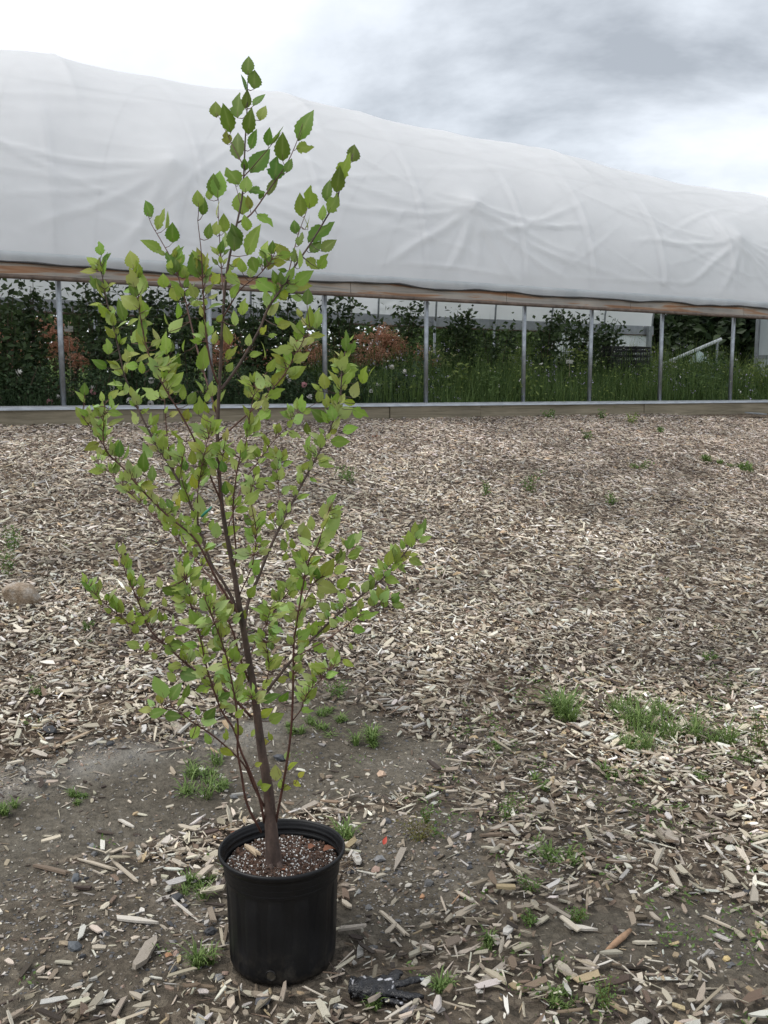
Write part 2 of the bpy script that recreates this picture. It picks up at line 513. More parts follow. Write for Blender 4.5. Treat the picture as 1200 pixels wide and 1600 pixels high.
def make_chips(n, y0, y1, seed, Lmean, near):
    r = np.random.default_rng(seed)
    x, y = scatter(n, y0, y1, r)
    keep = np.ones(n, bool)
    nr = y < 6.2
    sh = np.ones(n); sh[nr] = chip_share(x[nr] + r.normal(0, .035, nr.sum()), y[nr] + r.normal(0, .05, nr.sum()))
    sh = sh * np.clip(.88 + .42 * fbm(x, y, .8, 31), .35, 1)
    keep = r.random(n) < sh
    x, y, sh = x[keep], y[keep], sh[keep]; n = len(x)
    L = Lmean * .92 * np.exp(r.normal(0, .60, n)); L = np.clip(L, .006, (.074 if near else .13))
    W = L * r.uniform(.14, .46, n); W = np.clip(W, .003, .022)
    sliver = r.random(n) < .22; W = np.where(sliver, W * .45, W); L = np.where(sliver, L * 1.5, L)
    T = np.clip(W * r.uniform(.12, .4, n), .0015, .008)
    if not near: T = T * 1.3
    thin = sh < .35
    L = np.where(thin, L * r.uniform(.3, .95, n), L); W = np.where(thin, W * .75, W)
    pit = r.normal(0, .20, n); rol = r.normal(0, .36, n); yaw = r.uniform(0, 2 * np.pi, n)
    pit = np.where(thin, pit * .4, pit); rol = np.where(thin, rol * .5, rol)
    lift = r.uniform(0, .028, n) * np.where(thin, .12, 1)
    z = ground_h(x, y) + T * .35 + lift + np.abs(np.sin(pit)) * L * .3
    c = pick_colours(n, r)
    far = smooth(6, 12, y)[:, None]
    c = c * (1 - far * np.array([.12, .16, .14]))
    damp = np.where(sh < .6, .82, 1.0)[:, None]
    c = c * damp * (1 + .32 * fbm(x, y, 1.6, 41) + .20 * fbm(x, y, .5, 43))[:, None]
    return dict(x=x, y=y, z=z, L=L, W=W, T=T, yaw=yaw, pit=pit, rol=rol, c=c, n=n)
A = make_chips(112000, 1.45, 5.6, 101, .0225, True)
B = make_chips(225000, 5.4, 15.5, 102, .034, False)
# the 290 loose chips that show largest become single pieces
r_ = np.random.default_rng(5)
P = np.stack([A['x'], A['y'], A['z']], 1)
px_, py_, dep_ = proj(P)
vis = (px_ > 5) & (px_ < 1195) & (py_ < 1595)
# keep those the pot hides out of the list
vis &= ~((px_ > 340) & (px_ < 540) & (py_ > 1270) & (py_ < 1535))
score = np.where(vis, A['L'] * np.sqrt(A['W'] / A['L']) / dep_, 0)
order = np.argsort(-score)
N_SINGLE = 235
single = np.zeros(A['n'], bool); single[order[:N_SINGLE]] = True
tpl_idx = r_.integers(0, len(TPL), A['n'])
k = ~single
vA = place(TPL, tpl_idx[k], A['L'][k], A['W'][k], A['T'][k], A['yaw'][k], A['pit'][k], A['rol'][k], A['x'][k], A['y'][k], A['z'][k])
nA = k.sum()
tA = (TRI12[None] + (np.arange(nA) * 12)[:, None, None]).reshape(-1, 3)
o = bpy.data.objects.new('wood_chip_bed', np_mesh('wood_chip_bed', vA.reshape(-1, 3), tA, M_CHIP, np.repeat(A['c'][k], 12, 0)))
link(o, ground); tag(o, kind='stuff')
vB = place(TPL5, r_.integers(0, 3, B['n']), B['L'], B['W'], B['T'] * 1.6, B['yaw'], B['pit'], B['rol'], B['x'], B['y'], B['z'])
tB = (TRI5[None] + (np.arange(B['n']) * 5)[:, None, None]).reshape(-1, 3)
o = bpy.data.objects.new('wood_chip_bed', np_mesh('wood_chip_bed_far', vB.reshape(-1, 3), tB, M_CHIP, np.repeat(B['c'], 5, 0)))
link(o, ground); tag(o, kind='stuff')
CHIP_ME = []
for t in TPL:
    me = bpy.data.meshes.new('wood_chip'); me.from_pydata([tuple(p) for p in t], [], [(0, 1, 2, 3, 4, 5)] + [(i, i + 6, (i + 1) % 6 + 6, (i + 1) % 6) for i in range(6)])
    me.materials.append(M_CHIP_O); me.update(); CHIP_ME.append(me)
def chip_obj(idx, loc, rot, sc_, c, parent, name='wood_chip'):
    o = bpy.data.objects.new(name, CHIP_ME[idx])
    o.location = loc; o.rotation_euler = rot; o.scale = sc_; o.color = (*c, 1)
    return link(o, parent)
for i in np.where(single)[0]:
    gx_, gy_ = grad(np.array([A['x'][i]]), np.array([A['y'][i]]))
    nrm = Vector((-gx_[0], -gy_[0], 1)).normalized()
    R = Vector((0, 0, 1)).rotation_difference(nrm).to_matrix() @ Matrix.Rotation(A['yaw'][i], 3, 'Z') @ Matrix.Rotation(A['pit'][i], 3, 'Y') @ Matrix.Rotation(A['rol'][i], 3, 'X')
    chip_obj(int(tpl_idx[i]), (A['x'][i], A['y'][i], A['z'][i] + .004), R.to_euler(), (A['L'][i], A['W'][i], A['T'][i]), A['c'][i], ground)

# pieces of wood one can point at: ends in the photograph, width, colour
GREY, LITE, WHT, TAN, BRN, RED = (.40, .35, .29), (.54, .47, .37), (.68, .63, .55), (.45, .35, .24), (.22, .165, .12), (.34, .19, .11)
BIG = [((245, 1466), (210, 1526), 19, GREY), ((186, 1437), (246, 1449), 10, WHT), ((124, 1346), (179, 1363), 5, LITE), ((174, 1347), (215, 1383), 6, LITE),
       ((270, 1411), (311, 1445), 4, WHT), ((58, 1356), (105, 1370), 9, BRN), ((265, 1334), (333, 1332), 9, LITE), ((188, 1285), (211, 1298), 6, WHT),
       ((33, 1187), (86, 1184), 5, BRN), ((69, 1179), (144, 1146), 7, TAN), ((275, 1292), (311, 1304), 7, LITE), ((175, 1335), (199, 1327), 6, LITE),
       ((950, 1170), (996, 1199), 6, LITE), ((925, 1139), (971, 1147), 4, GREY), ((875, 1176), (925, 1181), 8, BRN),
       ((862, 1220), (883, 1240), 8, LITE), ((911, 1249), (927, 1269), 11, WHT), ((1035, 1300), (1062, 1327), 19, GREY), ((1056, 1334), (1068, 1359), 7, GREY),
       ((787, 1343), (814, 1371), 9, LITE), ((808, 1346), (856, 1320), 7, GREY), ((771, 1300), (806, 1285), 8, GREY), ((753, 1309), (810, 1307), 9, BRN),
       ((902, 1336), (975, 1355), 9, BRN), ((886, 1453), (934, 1460), 10, WHT), ((747, 1547), (790, 1514), 13, GREY), ((727, 1537), (749, 1512), 8, LITE),
       ((1101, 1437), (1152, 1459), 5, LITE), ((1183, 1449), (1199, 1472), 13, (.60, .50, .33)), ((710, 1396), (746, 1417), 6, LITE), ((852, 1403), (907, 1387), 7, GREY),
       ((1040, 1403), (1062, 1391), 7, LITE), ((1105, 1503), (1113, 1521), 9, LITE), ((872, 1520), (904, 1535), 10, GREY), ((833, 1562), (870, 1543), 7, LITE),
       ((598, 1432), (635, 1465), 8, LITE), ((535, 1413), (549, 1423), 8, LITE), ((500, 1267), (548, 1277), 9, GREY), ((468, 1275), (497, 1258), 12, GREY),
       ((340, 1282), (377, 1273), 3, LITE), ((552, 1335), (562, 1358), 12, (.56, .53, .48)), ((630, 1332), (615, 1362), 9, GREY),
       ((270, 1130), (281, 1152), 16, GREY), ((414, 890), (446, 884), 12, WHT), ((463, 975), (469, 1000), 12, WHT), ((235, 1180), (300, 1168), 4, BRN),
       ((650, 1045), (700, 1052), 5, LITE), ((1075, 1080), (1060, 1055), 6, LITE), ((820, 1010), (880, 990), 6, LITE), ((930, 1045), (975, 1030), 5, GREY)]
for i, (a_, b_, wpx, c_) in enumerate(BIG):
    pa, pb = gp(*a_), gp(*b_)
    mid = (pa + pb) * .5; d = pb - pa
    dep = mid.y
    wd = wpx * dep / FPX * 1.12
    yaw = math.atan2(d.y, d.x); pit = -math.atan2(d.z, math.hypot(d.x, d.y))
    Tt = min(max(wd * .38, .005), .013)
    chip_obj([1, 2, 3, 5, 6, 7, 9, 10, 11, 13][i % 10], (mid.x, mid.y, mid.z + Tt * .5 + .008), (random.uniform(-.2, .2), pit + random.uniform(-.06, .06), yaw), (d.length * 1.05, wd, Tt), c_, ground)
def stick(name, pts_px, wpx, mat, lift=.012):
    P_ = [gp(*p) + Vector((0, 0, lift)) for p in pts_px]
    dd = []
    for i in range(len(P_) - 1):
        for q in range(3): dd.append(P_[i].lerp(P_[i + 1], q / 3))
    dd.append(P_[-1])
    rad = wpx * P_[0].y / FPX * .5
    b = MB(); b.tube([p + Vector((0, 0, random.uniform(-.001, .002))) for p in dd], [rad * random.uniform(.85, 1.1) * (.6 if i in (0, len(dd) - 1) else 1) for i in range(len(dd))], 6)
    return b.build(name, mat, ground, True)
M_STICK_G = plain('bare_stick', (.47, .42, .35), .85, 60, (.6, 1.25), bump=(.4, .004))
M_STICK_R = plain('barked_stick', (.36, .22, .13), .75, 60, (.7, 1.2), bump=(.3, .003))
stick('stick', [(996, 1144), (1017, 1160), (1026, 1183), (1017, 1199)], 8, M_STICK_G)
stick('stick', [(948, 1492), (985, 1460)], 13, M_STICK_R, .013)
stick('stick', [(941, 1498), (975, 1517), (1002, 1543)], 3.2, M_STICK_G)
stick('stick', [(523, 1255), (562, 1244)], 3, M_STICK_G)
stick('stick', [(705, 1420), (725, 1395)], 3, M_STICK_R)
stick('stick', [(60, 1060), (110, 1045)], 4, M_STICK_R)

# ------------------------------------------------------------------ stones
ICO = []
ph = (1 + 5 ** .5) / 2
base_ico = np.array([(-1, ph, 0), (1, ph, 0), (-1, -ph, 0), (1, -ph, 0), (0, -1, ph), (0, 1, ph), (0, -1, -ph), (0, 1, -ph), (ph, 0, -1), (ph, 0, 1), (-ph, 0, -1), (-ph, 0, 1)]) / (1 + ph * ph) ** .5 * .5
ICO_F = np.array([(0, 11, 5), (0, 5, 1), (0, 1, 7), (0, 7, 10), (0, 10, 11), (1, 5, 9), (5, 11, 4), (11, 10, 2), (10, 7, 6), (7, 1, 8), (3, 9, 4), (3, 4, 2), (3, 2, 6), (3, 6, 8), (3, 8, 9), (4, 9, 5), (2, 4, 11), (6, 2, 10), (8, 6, 7), (9, 8, 1)])
for _ in range(8):
    ICO.append(base_ico * rng.uniform(.72, 1.12, (12, 1)) + rng.uniform(-.06, .06, (12, 3)))
ICO = np.array(ICO)
STONE_ME = []
for t in ICO:
    me = bpy.data.meshes.new('stone'); me.from_pydata([tuple(p) for p in t], [], [tuple(int(q) for q in f) for f in ICO_F]); me.materials.append(M_STONE_O)
    me.update(); STONE_ME.append(me)
DK, GR, PNK, PAL_, ORG = (.055, .057, .062), (.20, .20, .20), (.36, .25, .20), (.46, .43, .38), (.40, .22, .12)
STN = [(592, 1345, 21, GR), (587, 1362, 17, PNK), (682, 1368, 15, (.42, .36, .29)), (638, 1385, 13, PAL_), (328, 1458, 21, DK), (342, 1530, 19, GR), (352, 1522, 11, PNK), (582, 1485, 21, (.11, .11, .11)),
       (528, 1518, 20, (.2, .17, .14)), (653, 1485, 20, (.12, .12, .12)), (527, 1577, 22, GR), (410, 1567, 27, (.10, .10, .11)), (633, 1582, 22, (.13, .13, .14)), (605, 1285, 15, (.09, .09, .10)), (660, 1402, 12, ORG),
       (622, 1440, 12, (.13, .13, .13)), (297, 1342, 18, (.15, .15, .16)), (186, 1381, 14, GR), (118, 1375, 20, (.13, .14, .15)), (143, 1325, 15, GR), (148, 1336, 14, (.14, .14, .14)), (277, 1405, 23, DK), (287, 1418, 15, (.08, .08, .09)),
       (270, 1517, 17, DK), (263, 1493, 12, ORG), (275, 1492, 14, PNK), (129, 1497, 16, DK), (117, 1483, 25, (.11, .12, .13)), (79, 1145, 24, DK), (173, 1163, 13, DK), (100, 1476, 17, (.36, .29, .2)), (158, 1567, 18, (.24, .23, .20)),
       (15, 1201, 14, PAL_), (220, 1586, 21, GR), (96, 1565, 18, PNK), (1038, 1222, 16, DK), (1082, 1129, 15, DK), (1166, 1396, 15, DK), (850, 1500, 18, (.12, .12, .13)), (740, 1462, 13, (.5, .45, .4)), (723, 1470, 14, PNK),
       (737, 1385, 19, PAL_), (683, 1365, 13, (.5, .43, .34)), (670, 1382, 18, (.1, .1, .1)), (655, 1490, 18, (.1, .1, .11)), (770, 1410, 15, (.1, .1, .1)), (735, 1300, 16, (.1, .1, .1)), (437, 1186, 24, (.07, .075, .085)), (548, 1268, 0, DK),
       (596, 1212, 17, (.5, .36, .26)), (365, 1247, 15, GR), (213, 1273, 12, (.4, .3, .18)), (60, 1296, 10, GR), (1135, 1500, 14, (.55, .42, .2)), (560, 1395, 12, GR), (575, 1420, 14, (.13, .13, .13))]
for i, (x, y, s_, c_) in enumerate(STN):
    if not s_: continue
    p = gp(x, y); sz = s_ * p.y / FPX * 1.15
    o = bpy.data.objects.new('stone', STONE_ME[i % len(STONE_ME)])
    o.location = p + Vector((0, 0, sz * .12)); o.scale = (sz, sz * random.uniform(.75, 1), sz * random.uniform(.55, .75)); o.rotation_euler = (random.uniform(-.3, .3), random.uniform(-.3, .3), random.uniform(0, 6.28)); o.color = (*c_, 1)
    link(o, ground)
# fine gravel and grit, joined
rg = np.random.default_rng(77)
gxs, gys = scatter(150000, 1.5, 5.6, rg)
gsh = np.full(len(gxs), .015)
for poly, ds, gs in BARE:
    gsh = np.where(inside(poly, gxs + .04 * fbm(gxs, gys, .3, 5), gys), np.maximum(gsh, gs * .75), gsh)
gsh = np.where(inside(GRAVEL_STRIP, gxs, gys), 1.0, gsh)
gk = rg.random(len(gxs)) < gsh * np.clip(.7 + .6 * fbm(gxs, gys, .5, 9), .1, 1)
gxs, gys = gxs[gk], gys[gk]; ng = len(gxs)
gs_ = np.clip(.0056 * np.exp(rg.normal(0, .5, ng)), .002, .020)
STP = np.array([DK, (.12, .12, .125), (.2, .19, .18), (.14, .12, .1), (.30, .27, .23), (.32, .23, .18), (.45, .42, .38)])
gc = STP[rg.choice(7, ng, p=[.12, .17, .22, .13, .2, .05, .11])] * rg.uniform(.8, 1.2, (ng, 1))
OCT = np.array([(.5, 0, .05), (0, .5, -.05), (-.5, .05, 0), (.05, -.5, 0), (.08, .05, .5), (0, 0, -.5)])[None] + rg.uniform(-.13, .13, (10, 6, 3))
OCT_F = np.array([(0, 1, 4), (1, 2, 4), (2, 3, 4), (3, 0, 4), (1, 0, 5), (2, 1, 5), (3, 2, 5), (0, 3, 5)])
vg = place(OCT, rg.integers(0, 10, ng), gs_ * rg.uniform(1, 1.5, ng), gs_, gs_ * .7, rg.uniform(0, 6.28, ng), rg.normal(0, .2, ng), rg.normal(0, .2, ng), gxs, gys, ground_h(gxs, gys) + gs_ * .12)
tg = (OCT_F[None] + (np.arange(ng) * 6)[:, None, None]).reshape(-1, 3)
o = bpy.data.objects.new('gravel', np_mesh('gravel', vg.reshape(-1, 3), tg, M_STONE, np.repeat(gc, 6, 0)))
link(o, ground); tag(o, kind='stuff')
print('chips', A['n'], B['n'], 'gravel', ng)

# ------------------------------------------------------------------ greenhouse
S0, S1 = -13.0, 12.72
HIPB, HIPT = 1.705, 1.975            # bottom and top of the hip board above ground
AR, BR = GW / 2, 3.50                # roof half width and rise
POSTS = [-12.1, -10.2, -8.25, -6.3, -4.395, -2.556, -0.909, .727, 2.52, 3.87, 5.45, 7.2, 9.0, 10.8, 12.55]
gho = empty('greenhouse', gh(0, 0, 0))
tag(gho, 'long hoop greenhouse with wrinkled white plastic roof and open rolled-up side', 'greenhouse')
def gbuild(b, name, mat, parent=None, smooth=False):
    par = parent or gho
    o = b.build(name, mat, par, smooth)
    o.location = -gho.location if par is gho else Vector((0, 0, 0))
    return o
m = MT('galvanised_pipe'); m.set(Roughness=.45, Metallic=.75)
f = m.noise(14, 4); m.col(m.ramp(f, [(.3, (.25, .27, .29)), (.7, (.42, .45, .48))])); M_PIPE = m.m
m = MT('aluminium_channel'); m.set(Roughness=.38, Metallic=.7)
f = m.noise(6, 3, stretch=(1, 1, 8)); m.col(m.ramp(f, [(.3, (.30, .32, .34)), (.7, (.48, .5, .52))])); M_ALU = m.m
def board_mat(name, stops, sc=3.0):
    m = MT(name); m.set(Roughness=.85)
    mr = m.n('ShaderNodeMapping'); mr.inputs['Rotation'].default_value = (0, 0, -math.atan2(GU[1], GU[0]))
    mp = m.n('ShaderNodeMapping'); mp.inputs['Scale'].default_value = (.5, 9, 9)
    t = m.n('ShaderNodeTexCoord'); m.l(t.outputs['Object'], mr.inputs[0]); m.l(mr.outputs[0], mp.inputs[0])
    n = m.n('ShaderNodeTexNoise'); m.l(mp.outputs[0], n.inputs['Vector']); n.inputs['Scale'].default_value = sc; n.inputs['Detail'].default_value = 6; n.inputs['Distortion'].default_value = .6
    c = m.ramp(n.outputs['Fac'], stops)
    f2 = m.noise(1.3, 4); c = scale_col(m, c, f2, .7, 1.2)
    m.col(c); m.bump(n.outputs['Fac'], .3, .01)
    return m.m
M_BASE = board_mat('weathered_base_timber', [(.25, (.14, .12, .08)), (.5, (.24, .205, .14)), (.75, (.32, .275, .20))])
M_HIP = board_mat('stained_hip_board', [(.28, (.22, .20, .175)), (.40, (.36, .335, .30)), (.49, (.40, .35, .295)), (.55, (.36, .215, .13)), (.64, (.28, .14, .07)), (.74, (.30, .22, .16)), (.85, (.36, .33, .29))], 1.5)
M_HIPD = plain('grimy_hip_pipe', (.16, .12, .095), .7, 9, (.5, 1.4))
m = MT('white_greenhouse_film'); m.set(Roughness=.62, Specular_IOR_Level=.25)
f = m.noise(.5, 5, .6); f2 = m.noise(3.0, 4, .6)
c = m.ramp(f, [(.3, (.88, .888, .905)), (.7, (.92, .926, .94))]); c = scale_col(m, c, f2, .965, 1.02)
m.col(c); m.translucent(.36, (.88, .9, .92))
mr = m.n('ShaderNodeMapping'); mr.inputs['Rotation'].default_value = (0, 0, -math.atan2(GU[1], GU[0])); tq = m.n('ShaderNodeTexCoord'); m.l(tq.outputs['Object'], mr.inputs[0])
hts = []
for (sx, sy, sz, rot) in ((.35, 2.2, 3.2, .25), (.5, 3.0, 4.0, -.45), (1.2, 1.2, 2.0, .9)):
    m2 = m.n('ShaderNodeMapping'); m2.inputs['Rotation'].default_value = (0, rot, 0); m.l(mr.outputs[0], m2.inputs[0])
    m3 = m.n('ShaderNodeMapping'); m3.inputs['Scale'].default_value = (sx, sy, sz); m.l(m2.outputs[0], m3.inputs[0])
    nn_ = m.n('ShaderNodeTexNoise', noise_type='RIDGED_MULTIFRACTAL'); m.l(m3.outputs[0], nn_.inputs['Vector']); nn_.inputs['Scale'].default_value = .8; nn_.inputs['Detail'].default_value = 3
    hts.append(nn_.outputs['Fac'])
ad = m.n('ShaderNodeMath', operation='ADD'); m.l(hts[0], ad.inputs[0]); m.l(hts[1], ad.inputs[1])
ad2 = m.n('ShaderNodeMath', operation='ADD'); m.l(ad.outputs[0], ad2.inputs[0]); m.l(hts[2], ad2.inputs[1])
m.bump(ad2.outputs[0], .22, .03)
tr_ = m.n('ShaderNodeBsdfTransparent'); mx_ = m.n('ShaderNodeMixShader'); mx_.inputs[0].default_value = .07
sf = m.out.inputs['Surface'].links[0].from_socket; m.l(sf, mx_.inputs[1]); m.l(tr_.outputs[0], mx_.inputs[2]); m.l(mx_.outputs[0], m.out.inputs['Surface'])
M_FILM = m.m
m = MT('milky_wall_film'); m.set(Roughness=.35)
f = m.noise(2, 4, stretch=(1, 1, .4)); c = m.ramp(f, [(.3, (.60, .64, .66)), (.7, (.78, .81, .82))]); m.col(c); m.translucent(.5, c); M_WFILM = m.m

M_FRAME = plain('grey_end_frame', (.34, .36, .38), .5, 8, (.8, 1.15), metal=.3)
# roof cover
ns, nth = 640, 180
sg = np.linspace(S0, S1, ns)
thg = np.pi * (np.linspace(0, 1, nth) ** 1.25)
SS, TH = np.meshgrid(sg, thg, indexing='ij')
def rise(s): return 3.17 - .046 * np.clip(s, 0, 20) - .005 * np.clip(s, -20, 0)
def roof_pt(s, th, off=0.0):
    t = AR - (AR + off) * np.cos(th)
    z = HIPT + (rise(s) + off) * np.sin(th)
    return t, z
def gh_np(s, t, z):
    xy = G0[None] + GU[None] * s[..., None].reshape(-1, 1) + GV[None] * t.reshape(-1, 1)
    zz = ZB + SLOPE_S * s.ravel() + FAR_RISE * t.ravel() / GW + z.ravel()
    return np.column_stack([xy, zz])
T0, Z0 = roof_pt(SS, TH)
base = gh_np(SS, T0, Z0)
bx, by, bd = proj(base)
ok = (TH.ravel() < 1.25)
def roof_param(px, py):
    d = np.where(ok, (bx - px) ** 2 + (by - py) ** 2, 1e12)
    i = int(np.argmin(d))
    return SS.ravel()[i], TH.ravel()[i]
bumps = [roof_param(265, 262), roof_param(735, 325), roof_param(1150, 375)]
ds_ = bumps[1][0] - bumps[0][0]
bumps = [(bumps[0][0] - ds_ * 1.02, bumps[0][1])] + bumps
AA = TH * 3.62
disp = np.zeros_like(SS)
hd = np.min(np.abs(SS[..., None] - np.array(POSTS)), axis=-1)
disp += -.03 * (1 - np.exp(-(hd / .40) ** 1.5)) * np.sin(np.clip(TH, 0, np.pi)) ** .5
for i, (sk, tk) in enumerate(bumps):
    ds, da = SS - sk, AA - tk * 3.62
    r = np.hypot(ds, da) + 1e-6
    disp += .11 * np.exp(-(r / .30) ** 1.2) - .02 * np.exp(-((r - .9) / .6) ** 2)
    phi = np.arctan2(ds, -da)                       # 0 = straight down towards the eave
    for (p0, wd, am, r0, r1) in [(-1.25, .05, .030, .2, 3.0), (-.85, .06, .034, .3, 2.4), (-.45, .07, .032, .3, 1.8), (-.05, .08, .022, .3, 1.5), (.40, .07, .040, .2, 2.0), (.75, .055, .036, .3, 2.4),
                                 (1.1, .05, .032, .2, 2.8), (1.42, .035, .026, .2, 2.6), (-1.5, .035, .03, .2, 3.4), (-1.05, .03, .018, .8, 2.6), (.95, .03, .02, .8, 2.6)]:
        q = phi - p0 - .05 * np.sin(r * 1.3 + p0 * 5 + i) - .012 * np.sin(r * 5 + i * 2) - .10 * np.sign(p0) * (r - .8)
        am2 = .55 * am * (.5 + .5 * math.sin(i * 2.3 + p0 * 7) ** 2) * 1.3
        disp += am2 * np.exp(-(q * np.minimum(r, 2.2) / (wd * 1.0)) ** 2) * smooth(r0 * .4, r0 + .3, r) * (1 - smooth(r1 * .6, r1, r))
# drooping folds just above the eave and long drape lines higher up
rr = np.random.default_rng(13)
for _ in range(70):
    s0 = rr.uniform(S0, S1); a0 = rr.uniform(.25, 2.2); ln = rr.uniform(.5, 1.7); am = rr.uniform(.004, .018); sl = rr.normal(0, .35); cv = rr.uniform(-.08, .12)
    u = (SS - s0) / ln
    disp += am * np.exp(-((AA - a0 - sl * (SS - s0) - cv * (SS - s0) ** 2) / rr.uniform(.025, .07)) ** 2) * np.exp(-u ** 2)
for _ in range(26):
    s0 = rr.uniform(S0, S1); a0 = rr.uniform(2.2, 5.6); ln = rr.uniform(.8, 2.4); am = rr.uniform(.004, .012); sl = rr.normal(.25, .2)
    disp += am * np.exp(-((AA - a0 - sl * (SS - s0)) / rr.uniform(.05, .14)) ** 2) * np.exp(-((SS - s0) / ln) ** 2)
disp += .012 * np.exp(-(hd / .05) ** 2) * smooth(.1, .5, AA) * (1 - smooth(1.6, 2.8, AA))
disp += .008 * fbm(SS * 1.0, AA * 1.4, 1.5, 71) + .0025 * fbm(SS, AA, .4, 72) + .014 * fbm(SS, AA * .4, 5.5, 73)
sil = [float(roof_param(px_q, py_q)[0]) for px_q, py_q in ((85, 92), (470, 168), (850, 238), (1180, 300))]
sil = [sil[0] - 7.0, sil[0] - 3.4] + sil + [S1 + 1.5]
kk = np.clip(np.searchsorted(sil, SS.ravel()) - 1, 0, len(sil) - 2).reshape(SS.shape)
sa = np.array(sil); uu = np.clip((SS - sa[kk]) / (sa[kk + 1] - sa[kk]), 0, 1)
disp += (.05 - .10 * (4 * uu * (1 - uu)) ** .7) * smooth(1.8, 3.6, AA) * (1 - smooth(7.0, 9.0, AA))
hold = smooth(0, .35, AA) * smooth(0, .4, np.pi * 3.62 - AA)
T1, Z1 = roof_pt(SS, TH, .045 + disp * hold)
V = gh_np(SS, T1, Z1)
ii = (np.arange(ns - 1)[:, None] * nth + np.arange(nth - 1)[None]).ravel()
Q = np.stack([ii, ii + nth, ii + nth + 1, ii + 1], 1)
o = bpy.data.objects.new('roof_cover', np_mesh('roof_cover', V, Q, M_FILM, None, True))
link(o, gho); o.location = -gho.location; tag(o, 'wrinkled white plastic sheet')

# hoops and posts
def hoop_mesh(s):
    b = MB(); BR = float(rise(s))
    pts = [Vector((0, AR - (AR - .09) * math.cos(a_), HIPT + (BR - .13) * math.sin(a_) + FAR_RISE * (AR - AR * math.cos(a_)) / GW)) for a_ in np.linspace(.0, math.pi, 33)]
    pts = [Vector((0, .06, HIPT - .1))] + pts + [Vector((0, GW - .06, HIPT - .1 + FAR_RISE))]
    b.tube(pts, .024, 8); return b.mesh('hoop', M_PIPE, True)
def post_mesh(far):
    b = MB(); z0 = .15
    b.tube([(0, 0, z0), (0, 0, HIPT - .08)], .034, 10); return b.mesh('side_post', M_PIPE, True)
PME = post_mesh(False)
ANG = math.atan2(GU[1], GU[0])
lean = {0: 0}
for i, s in enumerate(POSTS):
    for t, nm, me in ((0, 'hoop', hoop_mesh(s)), (.045, 'side_post', PME), (GW - .045, 'side_post', PME)):
        o = bpy.data.objects.new(nm, me); link(o, gho)
        o.location = gh(s, t, 0) - gho.location if nm != 'hoop' else gh(s, 0, 0) - gho.location
        o.rotation_euler = (0, 0.010 * math.sin(i * 3.1) if nm != 'hoop' else 0, ANG)
GM = lambda p: gh(p.x, p.y, p.z)     # (s, t, height) -> world
b = MB(); b.tube([gh(s, AR, HIPT + float(rise(s)) - .16) for s in np.linspace(S0, S1, 12)], .022, 8); gbuild(b, 'ridge_pipe', M_PIPE, smooth=True)
# near and far hip boards, each board one piece
cuts = [S0, -9.6, -6.45, -3.42, -.55, 2.1, 4.62, 7.35, 10.1, S1]
def strip(name, mat, s0, s1, t0, t1, z0, z1, wob=.0, seg=10, seed=0, smooth_=False):
    b = MB(); r = random.Random(seed)
    ss = [s0 + (s1 - s0) * i / seg for i in range(seg + 1)]
    base_ = 0
    for i, s in enumerate(ss):
        w1, w2 = r.uniform(-wob, wob), r.uniform(-wob, wob)
        b.v += [tuple(gh(s, t0 + w1 * .3, z0 + w1)), tuple(gh(s, t1, z0 + w1)), tuple(gh(s, t1, z1 + w2)), tuple(gh(s, t0 + .012, z1 + w2))]
        if i:
            q = (i - 1) * 4
            for k_ in range(4):
                k2 = (k_ + 1) % 4
                b.f.append((q + k_, q + 4 + k_, q + 4 + k2, q + k2))
    b.f.append((0, 1, 2, 3)); e_ = seg * 4; b.f.append((e_ + 3, e_ + 2, e_ + 1, e_))
    return gbuild(b, name, mat)
for i in range(len(cuts) - 1):
    strip('hip_board', M_HIP, cuts[i] + .004, cuts[i + 1] - .004, -.05, -.012, HIPB + .045, HIPT + .01, .006, 10, i)
    strip('hip_board', M_FRAME, cuts[i] + .004, cuts[i + 1] - .004, GW + .012, GW + .05, HIPB + .045, HIPT + .01, .004, 4, i + 50)
# plastic tail lapping over the upper part of the board, held by a wire channel whose dark colour includes its painted shadow
b = MB()
ssg = np.linspace(S0, S1, 260)
lap = .085 + .03 * np.interp(ssg, np.linspace(S0, S1, 40), np.random.default_rng(3).uniform(-1, 1, 40))
for s, lp in zip(ssg, lap):
    wv = .005 * math.sin(s * 11) + .003 * math.sin(s * 19)
    b.v += [tuple(gh(s, -.045 + .01, HIPT + .06)), tuple(gh(s, -.072 - abs(wv), HIPT - .01)), tuple(gh(s, -.066 - wv, HIPT - lp))]
for i in range(len(ssg) - 1):
    q = i * 3; b.f += [(q, q + 3, q + 4, q + 1), (q + 1, q + 4, q + 5, q + 2)]
gbuild(b, 'film_edge', M_WFILM, smooth=True)
M_WIRE_SHADOWED = plain('shadowed_wire_channel', (.045, .042, .04), .7)
b = MB(); b.tube([gh(s, -.07, HIPT - lp * .95 + .004 * math.sin(s * 9)) for s, lp in zip(ssg, lap)], [.010 + .006 * math.sin(s * 5.1) ** 2 for s in ssg], 5); gbuild(b, 'wire_channel', M_WIRE_SHADOWED)
b = MB(); b.tube([gh(s, -.045, HIPB + .03) for s in np.linspace(S0, S1, 60)], .028, 8); gbuild(b, 'roll_pipe', M_HIPD, smooth=True)
b = MB(); b.tube([gh(s, GW + .04, HIPB + .03) for s in np.linspace(S0, S1, 30)], .03, 8); gbuild(b, 'roll_pipe', M_HIPD, smooth=True)
